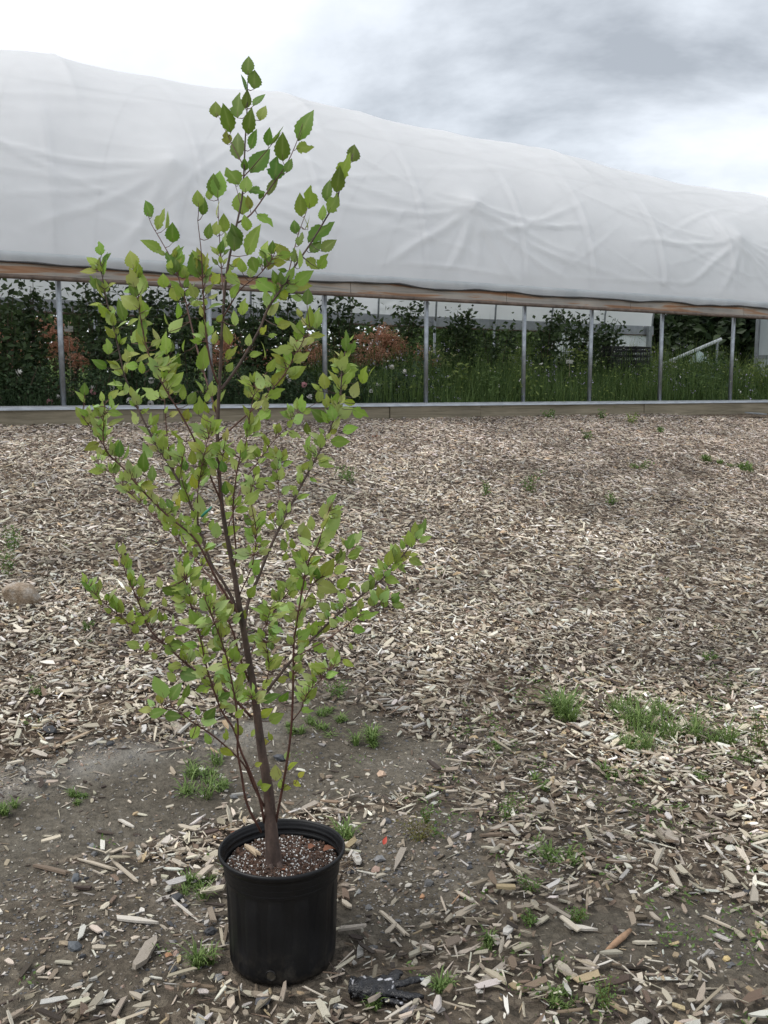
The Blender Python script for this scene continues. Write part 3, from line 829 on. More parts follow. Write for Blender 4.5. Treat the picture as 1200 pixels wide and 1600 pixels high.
# base boards and the aluminium strip on them
bc = [S0, -9.9, -6.5, -3.2, .074, 1.65, 5.02, 8.2, 10.6, S1]
for i in range(len(bc) - 1):
    dv = [0, .012, -.004, .01, -.006, .008, 0, -.008, .004][i]
    strip('base_board', M_BASE, bc[i] + .006, bc[i + 1] - .006, -.05 + dv, -.008 + dv, -.06, .205 + [0, -.006, .004, -.003, .004, -.004, .003, 0, .002][i], .004, 8, 100 + i)
    strip('base_board', M_BASE, bc[i] + .006, bc[i + 1] - .006, GW + .008, GW + .05, -.06, .2, .002, 4, 150 + i)
strip('base_channel', M_ALU, S0, S1, -.058, .02, .214, .238, 0, 24)
strip('base_channel', M_ALU, S0, S1, -.066, -.058, .195, .245, 0, 24)
# end wall on the right: gable film, framed panels either side of a wide opening
D0, D1, DH = 4.0, 7.3, 2.75
b = MB()
arc = [(AR - (AR - .03) * math.cos(a_), HIPT + (float(rise(12.6)) - .03) * math.sin(a_)) for a_ in np.linspace(0, math.pi, 40)]
for t, z in arc: b.v += [tuple(gh(12.64, t, z)), tuple(gh(12.64, t, max(min(DH, z), HIPT if t < .05 or t > GW - .05 else DH)) if z > DH else gh(12.64, t, z))]
for i in range(len(arc) - 1): b.f.append((2 * i, 2 * i + 2, 2 * i + 3, 2 * i + 1))
gbuild(b, 'gable_film', M_WFILM)
def panel(t0, t1, z0, z1, rails, stiles):
    b = MB()
    b.box((12.615, t0, z0), (12.685, t0 + .10, z1), GM); b.box((12.615, t1 - .10, z0), (12.685, t1, z1), GM)
    for z in rails: b.box((12.625, t0 + .1, z - .045), (12.675, t1 - .1, z + .045), GM)
    for t in stiles: b.box((12.628, t - .03, z0), (12.672, t + .03, z1), GM)
    fr = gbuild(b, 'end_panel_frame', M_FRAME)
    ts = [t0 + .1] + list(stiles) + [t1 - .1]; zs = [z0] + [z for z in rails if z0 + .1 < z < z1 - .1] + [z1]
    for i in range(len(ts) - 1):
        for j in range(len(zs) - 1):
            p = MB(); p.box((12.646, ts[i] + .005, zs[j] + .005), (12.654, ts[i + 1] - .005, zs[j + 1] - .005), GM)
            q = gbuild(p, 'pane', M_WFILM, fr)
panel(.06, D0, .1, DH, (.15, 1.12, DH - .05), (1.35, 2.65))
b = MB(); b.box((12.61, D0, DH), (12.69, D1, DH + .12), GM); gbuild(b, 'door_header', M_FRAME)
# rolled-down curtain on the far side at the right end, with its frame
b = MB(); cs_ = np.linspace(9.0, 12.5, 60)
for s in cs_: b.v += [tuple(gh(s, GW + .02 + .012 * math.sin(s * 9), .2)), tuple(gh(s, GW + .02 + .016 * math.sin(s * 7 + 1), 1.0)), tuple(gh(s, GW + .02, HIPT - .1))]
for i in range(59): b.f += [(3 * i, 3 * i + 3, 3 * i + 4, 3 * i + 1), (3 * i + 1, 3 * i + 4, 3 * i + 5, 3 * i + 2)]
gbuild(b, 'side_curtain', M_WFILM, smooth=True)
b = MB(); b.box((12.4, GW - .13, .1), (12.52, GW - .03, HIPT), GM); b.box((9.0, GW - .06, 1.16), (12.4, GW - .02, 1.22), GM); gbuild(b, 'curtain_frame', M_FRAME)

# ------------------------------------------------------------------ planting inside and beyond the greenhouse
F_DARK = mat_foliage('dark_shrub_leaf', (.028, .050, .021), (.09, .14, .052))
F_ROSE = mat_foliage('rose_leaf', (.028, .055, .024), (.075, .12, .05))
F_HERB = mat_foliage('herb_green', (.055, .105, .03), (.16, .235, .07))
F_PALE = mat_foliage('fresh_green', (.15, .22, .05), (.30, .36, .11))
F_SMOKE = mat_foliage('smoke_plume', (.48, .24, .15), (.80, .48, .34), .8)
F_SMLEAF = mat_foliage('smoke_bush_leaf', (.06, .055, .03), (.11, .085, .04))
F_STEM = plain('woody_stem', (.10, .075, .05), .8)
F_WHITE = plain('white_petal', (.72, .70, .66), .6)
F_PINK = plain('pink_petal', (.62, .30, .32), .6)
F_LAV = plain('lavender_petal', (.44, .39, .55), .7)
F_YEL = plain('pale_yellow_flower', (.55, .55, .28), .7)
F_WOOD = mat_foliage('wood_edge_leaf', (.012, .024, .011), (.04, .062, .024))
F_MEAD = mat_foliage('meadow_green', (.10, .17, .045), (.20, .28, .09))
def leaf_cloud(centres, size, r, aspect=.55, droop=0.0):
    """folded diamond leaves: 4 verts, 2 quads->3 faces each"""
    n = len(centres)
    d = r.normal(0, 1, (n, 3)); d[:, 2] = d[:, 2] * .6 - droop; d /= np.linalg.norm(d, axis=1)[:, None]
    nn = r.normal(0, 1, (n, 3)) + np.array([0, -.2, .9]); sd = np.cross(d, nn); sd /= np.linalg.norm(sd, axis=1)[:, None] + 1e-9
    up = np.cross(sd, d)
    L = size * r.uniform(.7, 1.35, n)[:, None]; W = L * aspect * .5
    c = centres
    v = np.stack([c - d * L * .5, c + sd * W + up * W * .25, c + d * L * .5, c - sd * W + up * W * .25], 1)
    f = (np.array([(0, 1, 2), (0, 2, 3)])[None] + (np.arange(n) * 4)[:, None, None]).reshape(-1, 3)
    return v.reshape(-1, 3), f
def cloud_obj(name, centres, size, mat, parent, r, aspect=.55, droop=0):
    v, f = leaf_cloud(np.asarray(centres, float), size, r, aspect, droop)
    o = bpy.data.objects.new(name, np_mesh(name, v, f, mat)); return link(o, parent)
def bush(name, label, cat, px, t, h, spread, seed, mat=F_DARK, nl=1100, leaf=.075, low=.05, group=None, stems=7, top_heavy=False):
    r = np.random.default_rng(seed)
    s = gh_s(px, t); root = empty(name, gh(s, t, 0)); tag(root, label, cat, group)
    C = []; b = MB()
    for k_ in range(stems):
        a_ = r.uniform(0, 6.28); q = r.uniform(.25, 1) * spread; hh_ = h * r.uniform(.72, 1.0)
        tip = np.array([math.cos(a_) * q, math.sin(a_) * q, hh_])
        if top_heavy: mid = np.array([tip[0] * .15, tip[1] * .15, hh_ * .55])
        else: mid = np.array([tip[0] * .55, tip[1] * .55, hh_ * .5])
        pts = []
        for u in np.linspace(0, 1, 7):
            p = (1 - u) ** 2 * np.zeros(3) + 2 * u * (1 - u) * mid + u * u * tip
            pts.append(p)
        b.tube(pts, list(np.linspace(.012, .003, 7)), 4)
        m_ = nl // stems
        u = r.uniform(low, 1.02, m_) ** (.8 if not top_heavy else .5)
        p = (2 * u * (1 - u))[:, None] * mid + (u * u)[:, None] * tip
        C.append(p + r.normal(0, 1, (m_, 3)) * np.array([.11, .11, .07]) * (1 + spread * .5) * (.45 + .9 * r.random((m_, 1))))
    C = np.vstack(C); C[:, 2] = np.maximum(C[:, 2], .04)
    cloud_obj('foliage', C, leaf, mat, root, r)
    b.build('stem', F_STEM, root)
    return root, s
DK_POS = [  # px, t, height, spread, seed, leaves, top_heavy, label
    (6, .9, 1.62, .38, 1, 1200, 0, 'dark leafy shrub at the left edge inside the greenhouse'),
    (52, 1.3, 1.92, .40, 2, 1300, 0, 'tall dark shrub left of the leftmost visible greenhouse post'),
    (118, 3.6, 1.95, .28, 3, 420, 1, 'thin sparse tall plant just right of the leftmost greenhouse post'),
    (156, 2.0, 1.95, .36, 4, 1100, 0, 'dark shrub behind the leftmost leafy twig of the sapling'),
    (205, .8, 1.35, .40, 5, 1200, 0, 'low dark shrub with white blooms beside it under the hip board'),
    (255, 1.8, 1.95, .42, 6, 1300, 0, 'dense dark shrub reaching the hip board left of the sapling trunk'),
    (298, 2.6, 1.98, .38, 7, 1100, 0, 'dark shrub with drooping leaves just left of the sapling trunk'),
    (395, 2.2, 1.92, .42, 8, 1300, 0, 'dark shrub directly right of the sapling trunk'),
    (440, 1.9, 1.85, .44, 9, 1300, 0, 'dark bush behind the right fork of the sapling'),
    (535, 2.6, 1.98, .40, 10, 900, 1, 'tall climber with hanging leaves right of the third greenhouse post'),
    (632, 3.0, 1.98, .50, 11, 800, 1, 'bare stemmed tall plant with leafy head left of the fourth post'),
    (722, 2.4, 1.86, .40, 12, 1700, 0, 'very dense dark bush right of the fourth greenhouse post'),
    (772, 2.8, 1.62, .40, 13, 900, 0, 'mid green bush left of the fifth greenhouse post'),
    (850, 2.0, 1.86, .36, 14, 900, 1, 'leafy bush right of the fifth greenhouse post'),
    (905, 2.3, 1.93, .42, 15, 1100, 1, 'round leaved bush standing behind the sixth greenhouse post'),
    (948, 2.6, 1.88, .40, 16, 1100, 1, 'round leaved bush left of the black crates'),
]
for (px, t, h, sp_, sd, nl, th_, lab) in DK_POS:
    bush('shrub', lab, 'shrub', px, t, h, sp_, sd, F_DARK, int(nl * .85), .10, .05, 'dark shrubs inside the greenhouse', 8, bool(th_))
# smoke bushes with rusty plumes
SMK = [(12, 3.2, 1.3, .45, 31, 'rusty plumed smoke bush furthest left behind the dark shrubs'), (80, 2.8, 1.32, .5, 32, 'rusty plumed smoke bush left of the leftmost greenhouse post'),
       (370, 3.5, 1.25, .6, 33, 'rusty plumed bush behind the sapling trunk'), (480, 3.0, 1.28, .55, 34, 'brownish plumed bush left of the third greenhouse post'),
       (560, 3.0, 1.34, .60, 35, 'broad rusty smoke bush between the third and fourth posts'), (595, 2.9, 1.5, .42, 36, 'tallest orange brown smoke bush with a domed top'), (645, 3.8, 1.15, .45, 37, 'small brown plumed bush directly behind the fourth post')]
for (px, t, h, sp_, sd, lab) in SMK:
    root, s = bush('smoke_bush', lab, 'bush', px, t, h * .85, sp_, sd, F_SMLEAF, 500, .07, .1, 'smoke bushes inside the greenhouse', 7)
    r = np.random.default_rng(sd + 500)
    C = []
    for k_ in range(16):
        a_ = r.uniform(0, 6.28); q = r.uniform(0, 1) ** .6 * sp_
        c0 = np.array([math.cos(a_) * q, math.sin(a_) * q, h * (.98 - .35 * (q / sp_) ** 2) - r.uniform(0, .18)])
        C.append(c0 + r.normal(0, 1, (230, 3)) * np.array([.085, .085, .06]))
    cloud_obj('plume', np.vstack(C), .032, F_SMOKE, root, r, .8)
# roses: dark bushes with separate blooms
def rose_mesh(mat):
    b = MB(); r = random.Random(3)
    for ring, (nn_, rad, zz, tilt) in enumerate(((5, .030, .0, .9), (5, .022, .012, .5), (4, .012, .02, .25))):
        for k_ in range(nn_):
            a_ = 6.283 * k_ / nn_ + ring * .5
            ca, sa = math.cos(a_), math.sin(a_)
            def P_(u, v_): 
                rr_ = rad * (.25 + u * .9) ; z_ = zz + u * .03 * (1.1 - tilt)
                return (ca * rr_ - sa * v_, sa * rr_ + ca * v_, z_)
            w_ = rad * .75
            b.add([P_(0, 0), P_(.6, -w_), P_(1.0, 0), P_(.6, w_)], [(0, 1, 2, 3)])
    return b.mesh('bloom', mat)
ROSE_W, ROSE_P = rose_mesh(F_WHITE), rose_mesh(F_PINK)
BLOOM = {(26, 583): 'w', (92, 622): 'w', (78, 629): 'p', (145, 613): 'p', (148, 607): 'w', (176, 607): 'w', (179, 601): 'w', (237, 595): 'w', (203, 627): 'w', (235, 631): 'w', (476, 602): 'p', (447, 589): 'w', (450, 595): 'w', (483, 622): 'w', (300, 617): 'w',
         (580, 612): 'w', (592, 604): 'w', (612, 575): 'w', (630, 583): 'w'}
ROSES = [(20, .55, .72, 'low rose bush with one white bloom at the left edge'), (75, .55, .62, 'low rose bush beside the leftmost visible post'), (150, .5, .66, 'rose bush with pink and white blooms right of the leftmost post'),
         (215, .5, .72, 'rose bush with three white blooms behind the left twigs'), (290, .6, .74, 'dark rose bush left of the sapling trunk base line'), (360, .6, .7, 'dark rose bush behind the sapling trunk'), (430, .55, .72, 'rose bush with a white bloom right of the trunk'),
         (482, .5, .66, 'rose bush with pink bloom left of the third post'), (560, .6, .6, 'low flowering bush with small white blooms right of third post'), (618, .7, .7, 'low bush with scattered white blooms left of the fourth post')]
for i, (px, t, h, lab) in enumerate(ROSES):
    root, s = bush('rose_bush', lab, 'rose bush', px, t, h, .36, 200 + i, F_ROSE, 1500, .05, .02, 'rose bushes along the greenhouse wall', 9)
    for (bx_, by_), kcol in BLOOM.items():
        j = min(range(len(ROSES)), key=lambda q: abs(ROSES[q][0] - bx_))
        if j != i: continue
        sp2 = gh_s(bx_, .28); base_ = gh(sp2, .28, 0)
        P_ = at(bx_, by_, base_.y)
        o = bpy.data.objects.new('bloom', ROSE_W if kcol == 'w' else ROSE_P); link(o, root)
        o.location = P_ - root.location; o.rotation_euler = (random.uniform(.4, 1.2), random.uniform(-.4, .4), random.uniform(0, 6)); sc_ = random.uniform(1.0, 1.5); o.scale = (sc_,) * 3
# tall herb bed with small lavender flowers on the right half of the house
def blades(n, r, s_rng, t_rng, h_fn, width, lean=.25):
    s = r.uniform(*s_rng, n); t = r.uniform(*t_rng, n)
    h = h_fn(s, t) * r.uniform(.55, 1.08, n)
    xy = G0[None] + GU[None] * s[:, None] + GV[None] * t[:, None]
    z = ZB + SLOPE_S * s + FAR_RISE * t / GW
    B0 = np.column_stack([xy, z])
    a_ = r.uniform(0, 6.28, n); l_ = np.abs(r.normal(0, lean, n)) * h
    dx = np.column_stack([np.cos(a_), np.sin(a_), np.zeros(n)])
    wv = np.column_stack([-np.sin(a_), np.cos(a_), np.zeros(n)]) * (width * r.uniform(.6, 1.3, n))[:, None]
    up = np.array([0, 0, 1.0])
    m1 = B0 + dx * (l_ * .35)[:, None] + up * (h * .55)[:, None]
    tip = B0 + dx * l_[:, None] + up * h[:, None]
    v = np.stack([B0 - wv, B0 + wv, m1 + wv * .8, tip, m1 - wv * .8], 1)
    f = (np.array([(0, 1, 2), (0, 2, 4), (4, 2, 3)])[None] + (np.arange(n) * 5)[:, None, None]).reshape(-1, 3)
    return v.reshape(-1, 3), f, tip
def patch(x): return .80 + .24 * np.sin(x * 2.1) + .2 * np.sin(x * 5.3 + 1) + .16 * np.sin(x * 11.7 + 2)
r = np.random.default_rng(91)
bed_root = empty('herb_bed', gh(4, 1, 0)); tag(bed_root, 'tall grassy green herbs with tiny lavender flowers filling the right half', 'herbs', kind='stuff')
hf = lambda s, t: (.70 + .18 * t) * patch(s + t * 1.9)
v, f, tip1 = blades(24000, r, (-.2, 10.5), (.12, 3.4), hf, .007, .38)
o = bpy.data.objects.new('herb_blades', np_mesh('herb_blades', v, f, F_HERB)); link(o, bed_root); o.location = -bed_root.location; tag(o, kind='stuff')
v, f, tip2 = blades(9000, r, (4.6, 12.3), (2.4, 7.2), lambda s, t: 1.15 * patch(s * 1.3 + t), .009)
o = bpy.data.objects.new('herb_blades', np_mesh('pale_herb_blades', v, f, F_PALE)); link(o, bed_root); o.location = -bed_root.location; tag(o, kind='stuff')
v, f, tip3 = blades(9000, r, (-6, .6), (.1, 1.1), lambda s, t: .38 * patch(s * 1.3 + t), .010, .5)
o = bpy.data.objects.new('herb_blades', np_mesh('low_herb_blades', v, f, F_ROSE)); link(o, bed_root); o.location = -bed_root.location; tag(o, kind='stuff')
cl = tip1[r.random(len(tip1)) < .9]
C = cl[r.integers(0, len(cl), 9000)] * 1.0; C[:, 2] -= r.uniform(0, .35, len(C))
cl2 = cl[(np.sin(cl[:, 0] * 3.1) * np.sin(cl[:, 1] * 2.7 + 1) > .1)]; C2 = cl2[r.integers(0, len(cl2), 5000)] * 1.0; C2[:, 2] -= r.uniform(0, .3, len(C2))
cloud_obj('herb_leaves', C2 - np.array(bed_root.location), .055, F_PALE, bed_root, r, .4)['kind'] = 'stuff'
cloud_obj('herb_leaves', C - np.array(bed_root.location), .045, F_HERB, bed_root, r, .35)['kind'] = 'stuff'
fl = tip1[r.integers(0, len(tip1), 1000)]; fl = fl[(np.sin(fl[:, 0] * 2.7) + r.normal(0, .6, len(fl))) > .1]
fl = np.repeat(fl, 4, 0) + r.normal(0, .022, (len(fl) * 4, 3))
cloud_obj('flower_specks', fl - np.array(bed_root.location), .024, F_LAV, bed_root, r, .9)['kind'] = 'stuff'
fl = tip1[r.integers(0, len(tip1), 110)]; fl = np.repeat(fl, 4, 0) + r.normal(0, .016, (440, 3))
cloud_obj('flower_specks', fl - np.array(bed_root.location), .026, F_WHITE, bed_root, r, .9)['kind'] = 'stuff'

# broader leaved clumps standing up out of the herbs
C3 = []
for q in range(34):
    s_q, t_q = r.uniform(-.3, 9.5), r.uniform(.3, 2.8); c_q = np.array(gh(s_q, t_q, 0)); h_q = r.uniform(.5, 1.0) + .12 * t_q; w_q = r.uniform(.10, .24)
    u_q = r.random(110); C3.append(c_q + np.column_stack([r.normal(0, w_q, 110), r.normal(0, w_q, 110), u_q ** .7 * h_q]))
for q, mt_ in enumerate((F_HERB, F_ROSE, F_PALE)):
    cloud_obj('herb_leaves', np.vstack(C3[q::3]) - np.array(bed_root.location), .085, mt_, bed_root, r, .42)['kind'] = 'stuff'

# yellow flowering clump behind the fourth post
root, s = bush('flowering_bush', 'pale yellow flowering bush seen behind the fourth greenhouse post', 'bush', 690, 5.6, 1.15, .6, 61, F_PALE, 900, .06, .1)
r = np.random.default_rng(62); C = np.column_stack([r.normal(0, .35, 300), r.normal(0, .3, 300), r.uniform(.7, 1.2, 300)])
cloud_obj('blossom', C, .06, F_YEL, root, r, .9)

# black crates stacked among the herbs
M_CRATE = plain('black_crate_plastic', (.016, .016, .018), .5)
def crate_mesh():
    b = MB(); L, W, H, k_ = .46, .36, .30, .012
    for z in (0, .10, .20, H - .035):
        hgt = .035
        b.box((-L/2, -W/2, z), (L/2, -W/2 + k_, z + hgt)); b.box((-L/2, W/2 - k_, z), (L/2, W/2, z + hgt))
        b.box((-L/2, -W/2 + k_ + .001, z), (-L/2 + k_, W/2 - k_ - .001, z + hgt)); b.box((L/2 - k_, -W/2 + k_ + .001, z), (L/2, W/2 - k_ - .001, z + hgt))
    for i in range(9):
        x = -L/2 + .02 + i * (L - .055) / 8
        b.box((x, -W/2 - .004, .001), (x + .015, -W/2 - .0005, H - .001)); b.box((x, W/2 + .0005, .001), (x + .015, W/2 + .004, H - .001))
    for i in range(7):
        y = -W/2 + .02 + i * (W - .055) / 6
        b.box((-L/2 - .004, y, .001), (-L/2 - .0005, y + .015, H - .001)); b.box((L/2 + .0005, y, .001), (L/2 + .004, y + .015, H - .001))
    b.box((-L/2 + .014, -W/2 + .014, .002), (L/2 - .014, W/2 - .014, .014))
    return b.mesh('crate', M_CRATE)
CRM = crate_mesh()
for q, (px, t, rz, word, nst) in enumerate(((992, 2.0, .12, 'right', 4), (958, 2.15, -.05, 'left', 4))):
    s = gh_s(px, t)
    for lv in range(nst):
        o = bpy.data.objects.new('crate', CRM); link(o); o.location = gh(s, t, .0 + lv * .303); o.rotation_euler = (0, 0, ANG + rz + random.uniform(-.06, .06))
        pos = ['bottom', 'second lowest', 'second highest', 'top'][lv]
        tag(o, f'{pos} black plastic crate of the {word} stack among the herbs', 'crate', 'black crates stacked in the greenhouse')
# white label card lying on a crate and grey bin
s = gh_s(876, 2.9)
b = MB(); prof = [(.0, .0), (.20, .0), (.22, .04), (.25, .86), (.275, .87), (.275, .92), (.245, .92), (.22, .1), (0, .08)]
b.lathe(prof, 20); o = b.build('storage_bin', plain('slate_plastic', (.13, .15, .18), .6), None, True); o.location = gh(s, 2.9, 0); tag(o, 'dark slate grey round bin between the round leaved bushes', 'bin')
s = gh_s(889, 1.6); b = MB(); b.box((-.006, -.004, 0), (.006, .004, .95)); st = empty('plant_tag', gh(s, 1.6, 0), ANG); tag(st, 'white plant tag on a thin stake right of the grey bin', 'tag')
b.build('stake', plain('pale_stake', (.5, .42, .3), .8), st); b = MB(); b.box((-.085, -.008, .86), (.085, -.0045, .93)); b.build('card', F_WHITE, st)
s = gh_s(111, 2.3); st = empty('plant_tag', gh(s, 2.3, 0), ANG); tag(st, 'white plant tag beside the leftmost visible greenhouse post', 'tag')
b = MB(); b.box((-.006, -.004, 0), (.006, .004, 1.35)); b.build('stake', bpy.data.materials['pale_stake'], st); b = MB(); b.box((-.06, -.008, 1.2), (.06, -.0045, 1.28)); b.build('card', F_WHITE, st)
# white pipe on a prop with a rag of pale plastic, in the end opening
M_PVC = plain('white_pvc', (.72, .76, .75), .4)
tD = 2.6
pY = gh(11.6, 5.2, 0).y
pa, pb = at(1052, 562, pY), at(1127, 530, pY + .25)
root = empty('propped_pipe', pb - Vector((0, 0, pb.z - g(pb.x, pb.y)))); tag(root, 'white plastic pipe leaning on a prop in the open end of the house', 'pipe')
def rb(b, name, mat, smooth_=True):
    o = b.build(name, mat, root, smooth_); o.location = -root.location; return o
b = MB(); b.tube([pa - (pb - pa) * .5, pa, pb], .045, 10); rb(b, 'pipe', M_PVC)
b = MB(); p0 = pa.lerp(pb, .92); b.tube([Vector((p0.x, p0.y, g(p0.x, p0.y))), p0 - Vector((0, 0, .03))], .03, 8); rb(b, 'prop', M_PIPE)
r = np.random.default_rng(8)
b = MB(); nq = 14
c0 = at(1092, 552, pY + .1)
for i in range(nq):
    for j in range(nq):
        u, v_ = i / (nq - 1) - .5, j / (nq - 1) - .5
        b.v.append((c0.x + u * .5, c0.y + v_ * .4, c0.z - .05 + .2 * math.exp(-(u * u + v_ * v_) * 8) - .35 * (u * u + v_ * v_) + random.uniform(-.035, .035) - .1))
for i in range(nq - 1):
    for j in range(nq - 1): b.f.append((i * nq + j, i * nq + nq + j, i * nq + nq + j + 1, i * nq + j + 1))
o = b.build('plastic_sheet', plain('pale_plastic_sheet', (.55, .68, .66), .35), None, True); tag(o, 'crumpled pale plastic sheet lying under the white pipe', 'plastic sheet')

# outside: meadow growth along the far side and a dark wood edge
r = np.random.default_rng(55)
mroot = empty('meadow_growth', gh(0, 11, 0)); tag(mroot, 'tall green meadow growth beyond the far side of the greenhouse', 'meadow', kind='stuff')
v, f, tp = blades(16000, r, (-22, 12), (8.3, 17), lambda s, t: (.55 + .05 * (t - 8)) * patch(s * .8), .022, .4)
o = bpy.data.objects.new('meadow_blades', np_mesh('meadow_blades', v, f, F_MEAD)); link(o, mroot); o.location = -mroot.location; tag(o, kind='stuff')
v, f, tp = blades(9000, r, (12.9, 20), (1.5, 11), lambda s, t: .8 * patch(s + t), .014, .4)
o = bpy.data.objects.new('meadow_blades', np_mesh('meadow_blades', v, f, F_PALE)); link(o, mroot); o.location = -mroot.location; tag(o, kind='stuff')
F_HEDGE = mat_foliage('hedge_leaf', (.05, .09, .025), (.12, .18, .055))
hedge = empty('hedge', gh(-5, 22, 0)); tag(hedge, 'mid green hedge growth seen under the far hip board', 'hedge', kind='stuff')
wood = empty('wood_edge', gh(5, 24, 0)); tag(wood, 'dark dense wood edge far behind the greenhouse', 'wood', kind='stuff')
C = []
for k_ in range(330):
    if k_ < 190:
        s, t = r.uniform(-42, 26), r.uniform(21, 29)
    else:
        s, t = r.uniform(23, 31), r.uniform(-9, 26)
    base_ = np.array(gh(s, 7.5, 0)) ; xy = G0 + GU * s + GV * t
    h_ = r.uniform(3.6, 6.0)
    n_ = 330
    ph_ = r.uniform(0, 1, n_)
    rad = (1.3 + .4 * r.random()) * np.sqrt(np.clip(1 - (ph_ - .35) ** 2 * 2, .05, 1))
    d = r.normal(0, 1, (n_, 3)); d /= np.linalg.norm(d, axis=1)[:, None]
    C.append(np.column_stack([xy[0] + d[:, 0] * rad, xy[1] + d[:, 1] * rad, base_[2] + ph_ * h_]))
cloud_obj('hedge_foliage', np.vstack(C[:190]) - np.array(hedge.location), .36, F_HEDGE, hedge, r, .6)['kind'] = 'stuff'
C = np.vstack(C[190:])
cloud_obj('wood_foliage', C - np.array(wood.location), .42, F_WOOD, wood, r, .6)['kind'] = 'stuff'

# ------------------------------------------------------------------ nursery pot
PZ = g(POT[0], POT[1])
TILT = Matrix.Rotation(math.radians(-1.6), 4, 'X')
m = MT('black_pot_plastic'); m.set(Roughness=.42, Specular_IOR_Level=.32)
f = m.noise(9, 5, .6); f2 = m.noise(160, 3)
c = m.ramp(f, [(.35, (.0045, .0047, .0055)), (.62, (.0068, .007, .008)), (.82, (.016, .0155, .0145))]); c = scale_col(m, c, f2, .8, 1.25)
mud = m.noise(22, 6, .7); sx_ = m.n('ShaderNodeTexCoord'); sz_ = m.n('ShaderNodeSeparateXYZ'); m.l(sx_.outputs['Object'], sz_.inputs[0])
mr_ = m.n('ShaderNodeMapRange'); m.l(sz_.outputs[2], mr_.inputs[0]); mr_.inputs[1].default_value = .11; mr_.inputs[2].default_value = .0; mr_.inputs[3].default_value = 0; mr_.inputs[4].default_value = .55
mm_ = m.n('ShaderNodeMath', operation='MULTIPLY'); m.l(m.ramp(mud, [(.48, (0, 0, 0)), (.72, (1, 1, 1))]), mm_.inputs[0]); m.l(mr_.outputs[0], mm_.inputs[1])
m.col(m.mixc(mm_.outputs[0], c, (.10, .085, .065))); m.bump(f2, .08, .002)
rgh = m.ramp(f, [(.3, (.36,) * 3), (.7, (.55,) * 3)]); m.l(rgh, m.b.inputs['Roughness']); M_POT = m.m
pot = empty('nursery_pot', (POT[0], POT[1], PZ)); pot.rotation_euler = (math.radians(-1.6), 0, 0)
tag(pot, 'black plastic nursery pot holding the birch sapling', 'pot')
PH = .312
def flute(r, z, th, j):
    if .02 < z < .235 and j < 9:
        k_ = (math.cos(th * 14) > .25)
        return r - (.0034 if k_ else 0)
    return r
b = MB()
prof = [(.0, .004), (.118, .004), (.131, .0), (.139, .006), (.1425, .018), (.1435, .03), (.1465, .12), (.1500, .228), (.1505, .238),
        (.1535, .243), (.1545, .262), (.1560, .266), (.1572, .284), (.1600, .290), (.1655, .294), (.1690, .299), (.1705, .304), (.1700, .309), (.1675, .312), (.1640, .311), (.1625, .306)]
b.lathe(prof, 168, flute); b.build('pot_wall', M_POT, pot, True)
b = MB()
inn = [(.1625, .3055)]
for z in np.arange(.300, .245, -.004):
    inn.append((.158 - (.300 - z) * .10 + .0018 * math.cos(z * 2 * math.pi / .0165), z))
inn += [(.150, .24), (.145, .19)]
b.lathe(inn, 96); b.build('inner_wall', M_POT, pot, True)
# drain hole boss low on the front
ang_h = math.radians(-96)
hp = Vector((.1465 * math.cos(ang_h), .1465 * math.sin(ang_h), .036))
b = MB(); ring = []
for k_ in range(21):
    a_ = 2 * math.pi * k_ / 20
    ring.append(hp + Vector((-math.sin(ang_h), math.cos(ang_h), 0)) * .0125 * math.cos(a_) + Vector((0, 0, .0125 * math.sin(a_))))
b.tube(ring, .002, 6); dh = b.build('drain_hole', M_POT, pot, True)
b = MB(); b.tube([hp + Vector((0, .004, 0)), hp + Vector((0, -.0012, 0))], .0105, 16); b.build('drain_plug', plain('dusty_hole', (.035, .028, .018), .9, 90, (.4, 1.5)), dh)
# potting soil with perlite
SOZ = .268
m = MT('potting_soil'); m.set(Roughness=.95)
f = m.noise(110, 5, .7); f2 = m.noise(14, 3)
c = m.ramp(f, [(.3, (.018, .011, .008)), (.55, (.06, .034, .023)), (.75, (.13, .075, .05))]); m.col(c); m.bump(f, .9, .01); M_PSOIL = m.m
soil = empty('potting_soil', pot.matrix_basis @ Vector((0, 0, .2))); soil.rotation_euler = pot.rotation_euler
tag(soil, 'dark potting soil speckled with white perlite inside the black pot', 'soil', kind='stuff')
b = MB(); nr, na = 22, 72
b.v.append((0, 0, SOZ - .2 + .008))
rs = random.Random(2)
def soil_z(x, y): return SOZ - .2 + .010 * math.exp(-(x * x + y * y) / .004) + .004 * math.sin(x * 60 + 1) * math.sin(y * 53) + .003 * math.sin(x * 130) * math.cos(y * 110)
for i in range(1, nr + 1):
    for k_ in range(na):
        rr_ = .151 * i / nr; a_ = 2 * math.pi * k_ / na
        x, y = rr_ * math.cos(a_), rr_ * math.sin(a_)
        b.v.append((x, y, soil_z(x, y) + rs.uniform(-.0018, .0018)))
for k_ in range(na): b.f.append((0, 1 + k_, 1 + (k_ + 1) % na))
for i in range(nr - 1):
    for k_ in range(na):
        k2 = (k_ + 1) % na; q = 1 + i * na
        b.f.append((q + k_, q + na + k_, q + na + k2, q + k2))
o = b.build('soil_surface', M_PSOIL, soil, True); tag(o, kind='stuff')
